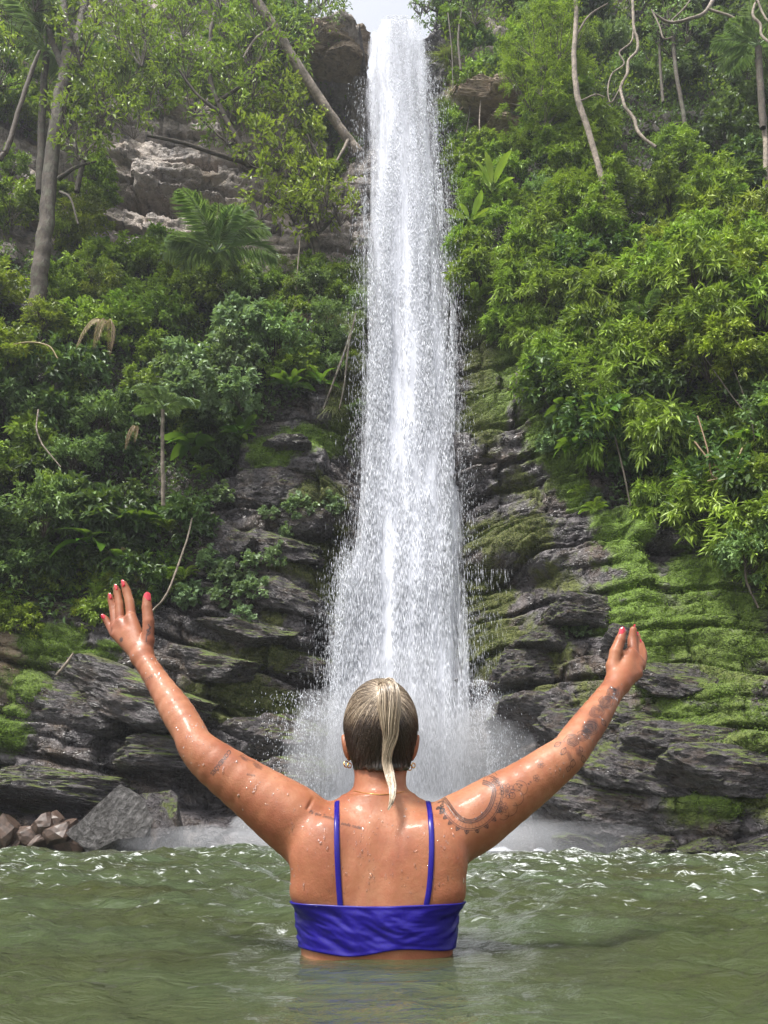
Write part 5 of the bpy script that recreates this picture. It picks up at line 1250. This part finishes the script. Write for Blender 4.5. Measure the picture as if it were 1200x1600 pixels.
tree('slender dark tree arching out of the pale cliff with airy crown', [(462,275,16.8,5),(420,262,16.2,5),(385,255,15.8,5),(375,228,15.6,5),(350,180,15.4,4.5),(330,130,15.3,4),(328,70,15.2,3.5),(335,20,15.2,3)],
     [[(350,180,15.4,3),(310,150,15.2,2.5),(280,110,15,2)],[(385,256,15.8,4),(330,238,15.6,3.5),(280,222,15.4,3),(230,212,15.2,2)],[(340,160,15.3,3),(390,120,15.2,2.5),(420,60,15.2,2)],[(375,228,15.6,2.5),(345,215,15.5,2),(300,170,15.3,1.5)]],
     cl([(250,60),(290,30),(340,20),(380,60),(300,90),(260,110),(350,110),(400,110),(420,40),(230,20),(310,140),(380,150),(280,0),(440,80),(330,-30),(400,0),(360,190)], 15.2, 34, 58), M_TWIG, L_BRIGHT, .21, .080, dens=.95)
tree('bushy bright green tree clinging to the cliff beside the falling water', [(500,410,16.2,6),(490,370,16.0,6),(478,335,15.9,5.5),(470,300,15.7,4.5),(465,260,15.6,3.5)],
     [[(490,370,16,3.5),(520,340,15.8,2.5),(530,300,15.7,1.8)],[(478,335,15.9,3.5),(440,320,15.6,2.5),(415,300,15.5,1.8)],[(470,300,15.7,3),(500,260,15.5,2.2),(480,210,15.4,1.6)]],
     cl([(450,250),(475,280),(430,290),(500,290),(520,320),(440,210),(480,210),(410,310),(450,320),(470,170),(420,180),(445,140),(400,230),(490,330)], 15.4, 30, 48), M_BARK, L_YELLOW, .20, .080, dens=1.0)
tree('bare leaning trunk resting against the cliff beside the lip', [(560,240,16.4,9),(540,212,16.2,7.5),(512,172,15.9,7.5),(480,125,15.6,8),(448,75,15.3,8),(420,30,15.0,8),(380,-30,14.6,8)],
     [[(545,218,16.2,3),(530,245,15.9,2),(520,262,15.8,1.2)],[(430,40,15.1,3),(400,60,14.9,2),(380,90,14.8,1.2)]], [], M_PALEBARK, L_MID)
tree('leafy tree leaning over the rim above the brown ledge', [(470,70,17.2,5),(478,30,17.0,4),(490,-20,16.8,3)], [[(478,30,17,2.5),(505,5,16.8,2),(520,-10,16.7,1.2)]], cl([(440,0),(470,-20),(500,-10),(515,8),(485,25),(455,30),(425,30),(520,-30),(440,50)], 16.8, 28, 42), M_BARK, L_COOL, .17, .07)
tree('small tree on the rim with twigs over the lip', [(690,60,16.2,3.5),(684,20,16.1,3),(678,-20,16,2)], [[(684,20,16.1,1.6),(660,8,16,1),(640,4,15.9,.7)]], cl([(672,0),(690,15),(700,-15),(655,12),(680,40),(710,30)], 16.0, 16, 30), M_BARK, L_COOL, .14, .06)
tree('thin pale trunk rising out of the leafy curtain', [(970,360,13.0,5),(955,330,13.0,5),(938,270,12.9,4.5),(918,200,12.8,4.5),(902,150,12.7,4.5),(897,90,12.6,4),(900,20,12.5,3.5),(893,-60,12.4,3)],
     [[(898,60,12.6,2),(920,25,12.5,1.5),(950,5,12.4,1)],[(903,160,12.7,1.6),(930,148,12.6,1.2),(945,152,12.6,.8)]],
     cl([(850,40),(835,90),(870,10),(820,140),(850,120),(880,60),(830,60),(860,170)], 13.6, 30, 46), M_PALEBARK, L_BRIGHT, .085, .034, style='pinnate', droop=.4, dens=.45)
tree('bare pale twisted tree with crooked branching limbs at the rim', [(1130,-40,13.4,3.5),(1105,15,13.3,3),(1075,30,13.2,2.5),(1045,35,13.2,2.2),(1020,20,13.1,1.6)],
     [[(1105,14,13.3,2),(1140,25,13.2,2),(1165,40,13.2,1.5)],[(1048,34,13.2,1.6),(1075,5,13.1,1.2),(1085,-20,13.1,1)],[(1185,-10,12.6,2),(1176,22,12.5,2),(1188,38,12.5,2.2),(1190,55,12.5,2),(1205,68,12.4,1.8)],[(1180,-10,12.5,1.6),(1194,25,12.5,1.6),(1210,40,12.4,1.4)]], [], M_PALEBARK)
for i, (pts, lab) in enumerate([([(1195,330,13.6,4),(1196,230,13.7,3.8),(1190,150,13.8,3.6),(1182,90,13.9,3.4)], 'pale slim trunk below the drooping palm fronds at the rim'),
     ([(1076,260,14.2,3.6),(1068,180,14.2,3.2),(1056,110,14.2,3),(1050,40,14.2,2.6)], 'mossy slim trunk rising behind the sunlit thicket'),
     ([(1036,160,14.4,2.4),(1032,110,14.4,2.2),(1030,60,14.4,2)], 'thin dark sapling trunk behind the twisted liana'),
     ([(720,110,15.4,2),(716,60,15.4,1.8),(722,10,15.4,1.5)], 'thin grey sapling on the rim close to the falling water')]):
    tree(lab, pts, [], cl([(pts[-1][0], pts[-1][1] - 20), (pts[-1][0] + 20, pts[-1][1] + 5)], pts[-1][2], 20, 32), M_PALEBARK if i in (0,) else M_BARK, L_COOL, .14, .06)

# ------------------------------------------------------------------ palms, ferns, broad leaves
def frond_mesh(name, m, L, droop, nl, ll, lw, lift=0.9, hang=.5, seed=0):
    mb = MB(); u = np.linspace(0, 1, 16)[:, None]
    ra = np.concatenate([0 * u, u * L * (1 - .18 * u), L * (lift * u - droop * u ** 2)], 1); tube(mb, ra, np.linspace(.012, .003, 16) * L ** .5, 4, .55)
    v = np.linspace(.14, .99, nl); i0 = (v * 15).astype(int).clip(0, 14); f = (v * 15 - i0)[:, None]; p = ra[i0] * (1 - f) + ra[i0 + 1] * f; t = unit(ra[i0 + 1] - ra[i0])
    ln = ll * np.sin(np.pi * (v * .86 + .10)) ** .6 * rg.uniform(.9, 1.08, nl)
    for s in (-1, 1):
        d = unit(np.array([s * 1.0, 0, 0]) + t * .75 + np.array([0, 0, -hang]) + rg.normal(0, .06, (nl, 3)))
        leaves(mb, p, d, np.array([0, -.3, 1.0]) + rg.normal(0, .1, (nl, 3)), ln, lw, np.clip(.5 + rg.normal(0, .15, nl), 0, 1), .12)
    me = mb.mesh('frond', False); me.materials.append(m); return me
PF = [frond_mesh('frond', L_PALE, 1.0, .75, 34, .36, .036, .9, .45), frond_mesh('frond', L_COOL, 1.0, .55, 34, .34, .036, .8, .6), frond_mesh('frond', L_PALE, 1.0, .9, 34, .34, .036, 1.0, .5)]
FF = [frond_mesh('frond', L_BRIGHT, 1.0, .8, 24, .24, .055, .9, .15), frond_mesh('frond', L_MID, 1.0, .9, 24, .22, .055, .95, .2)]
DF = [frond_mesh('frond', L_DRY, 1.0, 1.6, 30, .30, .03, .5, 1.2)]
def rosette(name, label, cat, px, py, Y, Lf, n, meshes, trunk=None, tilt=(0.0, .5), group=None, dirs=None, tm=M_BARK):
    c = P(px, py, Y); b0 = c if trunk is None else P(*trunk[0][:3]); e = empty(name, b0, label, cat, group); inv = Matrix.Translation(-Vector(b0))
    if trunk is not None: o = link('trunk', trunk_mesh('trunk', [trunk], 8, .1), tm, e); o.matrix_parent_inverse = inv
    for k in range(n):
        o = link('frond', meshes[rg.integers(len(meshes))], None, e)
        az = (dirs[k] if dirs else 6.283 * k / n + rg.uniform(-.25, .25)); el = rg.uniform(*tilt)
        o.location = Vector(c) - Vector(b0); o.rotation_euler = Matrix.Rotation(az, 3, 'Z').to_euler() if el == 0 else (Matrix.Rotation(az, 3, 'Z') @ Matrix.Rotation(el, 3, 'X')).to_euler()
        s = Lf * rg.uniform(.75, 1.15); o.scale = (s, s, s)
    return e
rosette('palm_tree', 'stemless palm with long arching fronds in front of the pale cliff', 'palm', 338, 395, 14.3, 1.7, 13, PF, None, (-.1, .8))
rosette('palm_tree', 'palm crown of feathery fronds behind the forked tree', 'palm', 72, 78, 14.6, 2.0, 12, PF, [(62,300,15.2,6),(66,180,15.1,5.5),(72,84,15.0,5)], (-.3, .5))
rosette('palm_tree', 'palm with drooping fronds beside the forked tree trunk', 'palm', 150, 120, 14.8, 1.5, 9, PF, [(120,300,15.2,4),(140,200,15,4),(150,124,14.8,4)], (-.4, .3))
rosette('palm_tree', 'small palm with a thin pale stem in the shaded hollow', 'palm', 254, 636, 12.5, .85, 10, [PF[2], PF[1]], [(255,790,12.9,3.2),(254,720,12.7,3),(254,640,12.5,3)], (-.4, .3), tm=M_PALEBARK)
rosette('palm_tree', 'palm with pale fronds hanging from the forest rim', 'palm', 1185, 70, 13.4, 1.5, 9, [PF[2], PF[1]], [(1192,200,13.6,5),(1188,130,13.5,5),(1185,74,13.4,5)], (-.3, .4))
rosette('palm_tree', 'young palm half hidden in the narrow-leaved plants on the bank', 'palm', 1010, 490, 12.0, .7, 6, [PF[1]], None, (.0, .6))
rosette('dead_palm_frond', 'dry straw-coloured frond hanging from the thicket', 'frond', 165, 505, 13.0, .95, 3, DF, None, (-.3, -.1), None, [2.6, 3.3, 3.9])
rosette('dead_palm_frond', 'withered brown frond drooping under the small palm', 'frond', 214, 668, 12.9, .5, 2, DF, None, (-.3, -.1), None, [2.9, 3.5])
for i, (px, py, Lf, lab) in enumerate([(290,800,.45,'bright fern arching beside the small palm'),(262,830,.4,'fern under the small palm'),(288,905,.42,'fern at the edge of the wet slabs'),(260,905,.3,'small fern beside the dry branch'),
      (315,740,.35,'fern above the dark wet ledges'),(150,930,.3,'fern on the bank by the raised open hand'),(931,800,.34,'fern hanging on the moss beside the rock face'),(905,770,.26,'small fern at the upper edge of the moss'),(1000,700,.4,'dark fern under the broad-leaved plant'),
      (745,470,.5,'pale fern drooping beside the fall'),(730,455,.4,'small pale fern on the ledge beside the fall'),(400,560,.4,'fern under the glossy broad-leaved clump'),(850,545,.3,'fern beside the wet pale rock slab')]):
    rosette('fern', lab, 'fern', px, py, float(hitY(px, py)) - .38, Lf * 1.15, 8, FF, None, (-.2, .6))
def blade_mesh(L, W, m, bend=.5, tip=.3, tint=.5):
    u = np.linspace(0, 1, 10); v = np.linspace(-1, 1, 5); U, Vv = np.meshgrid(u, v, indexing='ij')
    w = W * .5 * np.sin(np.pi * np.clip(U * .93 + .06, 0, 1)) ** .75
    x = Vv * w; y = .25 * L + U * L; z = L * (.75 * (y / L) - bend * (y / L) ** 2) + .22 * np.abs(Vv) * w * 1.2 + .012 * L * np.sin(U * 34) * np.abs(Vv)
    i = np.arange(9)[:, None] * 5 + np.arange(4)[None]; q = np.stack([i, i + 1, i + 6, i + 5], -1).reshape(-1, 4)
    mb = MB(); mb.add(np.stack([x, y, z], -1).reshape(-1, 3), q, np.repeat(tint + .15 * np.sin(u * 9), 5))
    us = np.linspace(0, .4, 6); ys = us * L; tube(mb, np.stack([0 * ys, ys, L * (.75 * (ys / L) - bend * (ys / L) ** 2) - .004], -1), .008, 4, .6)
    me = mb.mesh('leaf'); me.materials.append(m); return me
BL = [blade_mesh(1.0, .34, L_BIG, .55), blade_mesh(1.0, .42, L_BIG, .7), blade_mesh(1.0, .30, L_BIG, .45)]
BH = [blade_mesh(1.0, .62, L_BIG, .8), blade_mesh(1.0, .55, L_BIG, .9)]
BB = [blade_mesh(1.0, .30, L_BRIGHT, .25, tint=.8), blade_mesh(1.0, .34, L_BRIGHT, .4, tint=.75)]
BY_ = [blade_mesh(1.0, .5, L_DRY, .9, tint=.9)]
def broad(label, px, py, L, n, meshes, out=.75, tilt=(-.2, .7), Y=None):
    c = P(px, py, float(hitY(px, py)) - out if Y is None else Y); e = empty('broad_leaved_plant', c, label, 'plant')
    for k in range(n):
        o = link('leaf', meshes[rg.integers(len(meshes))], None, e); s = L * rg.uniform(.65, 1.15); o.scale = (s, s, s)
        o.rotation_euler = (Matrix.Rotation(6.283 * k / n + rg.uniform(-.4, .4), 3, 'Z') @ Matrix.Rotation(rg.uniform(*tilt), 3, 'X') @ Matrix.Rotation(rg.uniform(-.5, .5), 3, 'Y')).to_euler()
    return e
for a in [('glossy clump of long leaves on top of the mossy ledge', 455, 605, .50, 18, BL), ('glossy long-leaved clump at the end of the mossy ledge', 375, 680, .48, 14, BL), ('glossy long-leaved plant beside the fall-side shrubs', 500, 600, .4, 10, BL),
          ('big-leaved plant low in the shaded hollow', 140, 855, .5, 12, BH), ('big-leaved plant beside the small palm stem', 215, 820, .45, 10, BH), ('big-leaved plant behind the small palm', 300, 700, .5, 12, BH), ('heart-leaved plant above the open raised hand', 185, 880, .32, 8, BH),
          ('large heart-leaved plant hanging in the narrow-leaved curtain', 940, 655, .5, 14, BH), ('heart-leaved plant at the edge of the rock face', 845, 585, .42, 9, BH), ('big-leaved plant low in the curtain beside the moss', 885, 640, .38, 8, BH), ('big-leaved plant over the fern on the moss', 900, 700, .36, 9, BH),
          ('broad-leaved climber near the dry twigs', 1165, 690, .3, 9, BH), ('dark big-leaved plant in the forest shade', 1170, 280, .5, 8, BH)]:
    broad(*a)
broad('banana plant with upright bright leaves beside the falling water', 768, 300, .78, 8, BB, 1.15, (.25, .9)); broad('young banana plant with torn leaves below the taller banana plant', 735, 345, .6, 7, BB, 1.0, (.0, .6))
broad('fallen yellow leaf cluster in the shaded hollow', 186, 862, .2, 3, BY_, .9)

# ------------------------------------------------------------------ lianas, dead twigs and hanging grass
def liana(label, pts, m=M_PALEBARK, name='liana', cat='liana', sides=5):
    o = link(name, trunk_mesh(name, [pts], sides, .2), m); return tag(o, label, cat)
liana('pale twisted liana hanging from the rim to the leafy mound', [(988,-30,12.8,2),(990,40,12.8,2.2),(996,60,12.8,2.3),(995,80,12.8,2.3),(982,95,12.8,2.4),(980,115,12.8,2.4),(972,130,12.8,2.4),(970,140,12.8,2.5),(976,165,12.7,2.6),(990,185,12.7,2.8),(1000,210,12.6,2.8),(1025,230,12.5,2.6)])
liana('thin crooked liana crossing the twisted one', [(990,45,12.9,1.4),(986,66,12.9,1.4),(968,82,12.9,1.3),(975,100,12.9,1.3),(956,116,12.9,1.3),(950,140,12.9,1.2),(955,160,12.9,1),(972,132,12.8,1)])
liana('thin liana hanging over the leafy curtain', [(1018,15,13,1.2),(1030,40,13,1.2),(1037,60,13,1.2),(1050,58,13,1)])
liana('pale bent stick in the shaded hollow', [(60,640,13.0,1.2),(57,668,12.9,1.2),(64,690,12.9,1.3),(70,700,12.9,1.2),(95,730,12.9,.8)])
liana('long dry branch leaning on the wet slabs', [(238,955,13.0,1.8),(262,925,13.0,1.8),(290,850,13.1,1.6),(300,810,13.2,1.2)])
liana('pale broken branch on the bright moss', [(88,1055,12.9,2.2),(105,1035,12.9,2.4),(115,1020,12.9,1.6)])
liana('dark curved sapling stem by the forked tree', [(0,250,13.2,4),(14,225,13.2,4),(30,170,13.2,3.6),(50,110,13.2,3.2),(62,80,13.2,2.6)], M_TWIG)
liana('brown hanging root beside the fall ledge', [(548,520,14.4,2),(535,560,14.3,2),(520,600,14.2,1.8),(505,640,14.2,1.4)], M_BARK)
liana('second brown root beside the fall ledge', [(556,490,14.5,1.6),(545,540,14.3,1.6),(538,600,14.2,1.4),(530,640,14.2,1)], M_BARK)
for i, (pts, lab) in enumerate([([(1085,690,11.2,1.4),(1110,720,11.1,1.4),(1150,760,11.0,1.2),(1195,790,10.9,1)], 'dry twig curving out of the dim overhang'), ([(1090,650,11.2,1.2),(1105,700,11.1,1.3),(1115,745,11.1,1.2),(1150,740,11,1)], 'dry forked twig among the overhang plants'),
      ([(1160,700,11.0,1.4),(1140,740,11.0,1.2),(1105,752,11.1,1)], 'bent straw-coloured twig in the overhang'), ([(1170,840,10.9,2),(1165,900,10.8,2),(1185,950,10.8,1.6)], 'dead stem standing over the mossy bank'), ([(1090,540,11.4,1.2),(1130,600,11.3,1.2),(1160,640,11.2,1)], 'thin twig below the sunlit thicket'),
      ([(0,545,13,1.4),(40,535,12.9,1.4),(75,540,12.8,1.2),(90,560,12.8,1)], 'pale bare twig poking from the thicket'), ([(960,680,12.2,1.6),(975,740,12.1,1.6),(985,790,12.1,1.2)], 'dark hanging root above the moss'), ([(1140,560,11.3,1),(1175,660,11.2,1),(1180,760,11.1,1)], 'long thin root hanging before the overhang')]):
    liana(lab, pts, L_DRY if i in (0, 1, 2, 5) else M_BARK, 'dry_twig', 'twig')
for i, px in enumerate([840, 1000, 1105, 1128, 700, 752, 640 + 90, 470, 300]):
    py0 = [60, 500, 330, 420, 60, 180, 150, 400, 420][i]; Y = float(hitY(px, py0)) - .8
    liana(['hanging vine stem before the leafy curtain', 'hanging vine in the narrow-leaved plants', 'vine dangling over the leafy mound', 'vine dangling through the sunlit thicket', 'fine root hanging from the rim', 'fine root hanging from the jutting ledge', 'root tangle strand beside the falling water', 'straw-pale root below the bright cliff tree', 'brown root hanging below the stemless palm'][i],
          [(px, py0 - 40, Y, 1.2), (px + rg.uniform(-6, 6), py0 + 20, Y, 1.2), (px + rg.uniform(-10, 10), py0 + 80, Y, 1.0)], M_PALEBARK if i % 2 else M_BARK, 'hanging_root', 'root', 4)
def tuft_mesh(m, n, L, droop):
    mb = MB()
    for _ in range(n):
        a = rg.uniform(0, 6.28); d = np.array([math.cos(a), math.sin(a), rg.uniform(.1, 1.2)]); d /= np.linalg.norm(d); u = np.linspace(0, 1, 5)[:, None]; l_ = L * rg.uniform(.6, 1.2)
        p = d * u * l_ - np.array([0, 0, droop * l_]) * u ** 2; s = np.array([-d[1], d[0], 0]) * .008 * L / .5
        w = np.array([1, .9, .7, .45, .05])[:, None]; V = np.concatenate([p - s * w, p + s * w]); T = [[i, i + 1, i + 6, i + 5] for i in range(4)]; mb.add(V, T, rg.uniform(.1, .9))
    me = mb.mesh('blades'); me.materials.append(m); return me
TU = [tuft_mesh(L_OLIVE, 150, .5, .9), tuft_mesh(L_OLIVE, 150, .5, 1.3), tuft_mesh(L_DRY, 130, .5, 1.4), tuft_mesh(L_MID, 150, .5, .9)]
for k, (px, py, s, i) in enumerate([(470,450,1.3,1),(500,470,1.3,1),(440,470,1.2,0),(530,440,1.2,1),(480,500,1.2,2),(455,510,1.1,1),(515,500,1.1,0),(545,420,1.2,3),(500,430,1.2,3),(470,480,1.2,2),
      (745,150,1.2,2),(765,180,1.1,2),(715,140,1.3,2),(730,110,1.4,0),(700,90,1.4,1),(760,110,1.4,0),(785,130,1.2,0),(500,55,1.2,2),(525,75,1.0,2),(540,120,1.0,0),(545,150,1.0,3),(520,640,.9,0),(535,600,.9,1),(525,570,.9,0),(548,560,.8,3),(700,170,1.2,3),(820,450,.9,0),(740,380,.9,1)]):
    c = P(px, py, float(hitY(px, py)) - .08); e = empty('grass_tuft', c, *(lambda lg: (lg[0], 'grass', lg[1]))(unique_label(['olive arching grass tuft', 'olive drooping grass tuft', 'dry straw-coloured grass tuft', 'fresh green grass tuft'][i], px, py, ['olive arching grass', 'olive drooping grass', 'dry grass tufts', 'green grass tufts'][i])))
    o = link('blades', TU[i], None, e); e.scale = (s, s, s); e.rotation_euler = (.5, 0, rg.uniform(0, 6.28))
# ================================================================== air: a thin even haze, and mist where the water lands
m, nt, b, out = mat('haze'); nt.nodes.remove(b)
pv = N(nt, 'ShaderNodeVolumePrincipled'); pv.inputs['Color'].default_value = (0.90, 0.93, 1.0, 1); pv.inputs['Density'].default_value = 0.0011; pv.inputs['Anisotropy'].default_value = 0.2
nt.links.new(pv.outputs[0], out.inputs['Volume'])
bm = bmesh.new(); bmesh.ops.create_cube(bm, size=1.0); me = bpy.data.meshes.new('haze'); bm.to_mesh(me); bm.free()
hz = link('haze', me, m); tag(hz, 'thin pale haze filling the gorge', 'haze', None, 'stuff')
lo = np.array([-60, -6, -3.0]); hi = np.array([60, 62, 46.0]); hz.location = (lo + hi) / 2; hz.scale = hi - lo

# mist rolling off the landing water: a few soft overlapping puffs
m, nt, b, out = mat('mist'); nt.nodes.remove(b)
pv = N(nt, 'ShaderNodeVolumePrincipled'); pv.inputs['Color'].default_value = (0.93, 0.95, 1.0, 1); pv.inputs['Density'].default_value = 0.6
nt.links.new(pv.outputs[0], out.inputs['Volume'])
mist_me = None
for k, (px, py, Y, rx, ry, rz) in enumerate([(610, 1300, 12.6, 1.9, .9, .55), (790, 1290, 12.2, 1.2, .7, .5), (770, 1200, 12.5, .75, .5, 1.2), (470, 1300, 12.4, 1.1, .7, .4), (500, 1190, 12.8, .6, .5, 1.1), (900, 1315, 11.3, 1.5, .4, .3), (300, 1318, 12.0, 1.6, .4, .25), (630, 1180, 12.6, 1.3, .5, 1.6)]):
    bm = bmesh.new(); bmesh.ops.create_icosphere(bm, subdivisions=4, radius=1.0); me = bpy.data.meshes.new('mist')
    for v in bm.verts: v.co *= 1 + 0.30 * float(fbm(v.co.x * 1.6 + k, v.co.y * 1.6, v.co.z * 1.6, 3, k))
    bm.to_mesh(me); bm.free(); o = link('mist', me, m, fallo); tag(o, kind='stuff'); o.location = P(px, py, Y); o.scale = (rx, ry, rz)
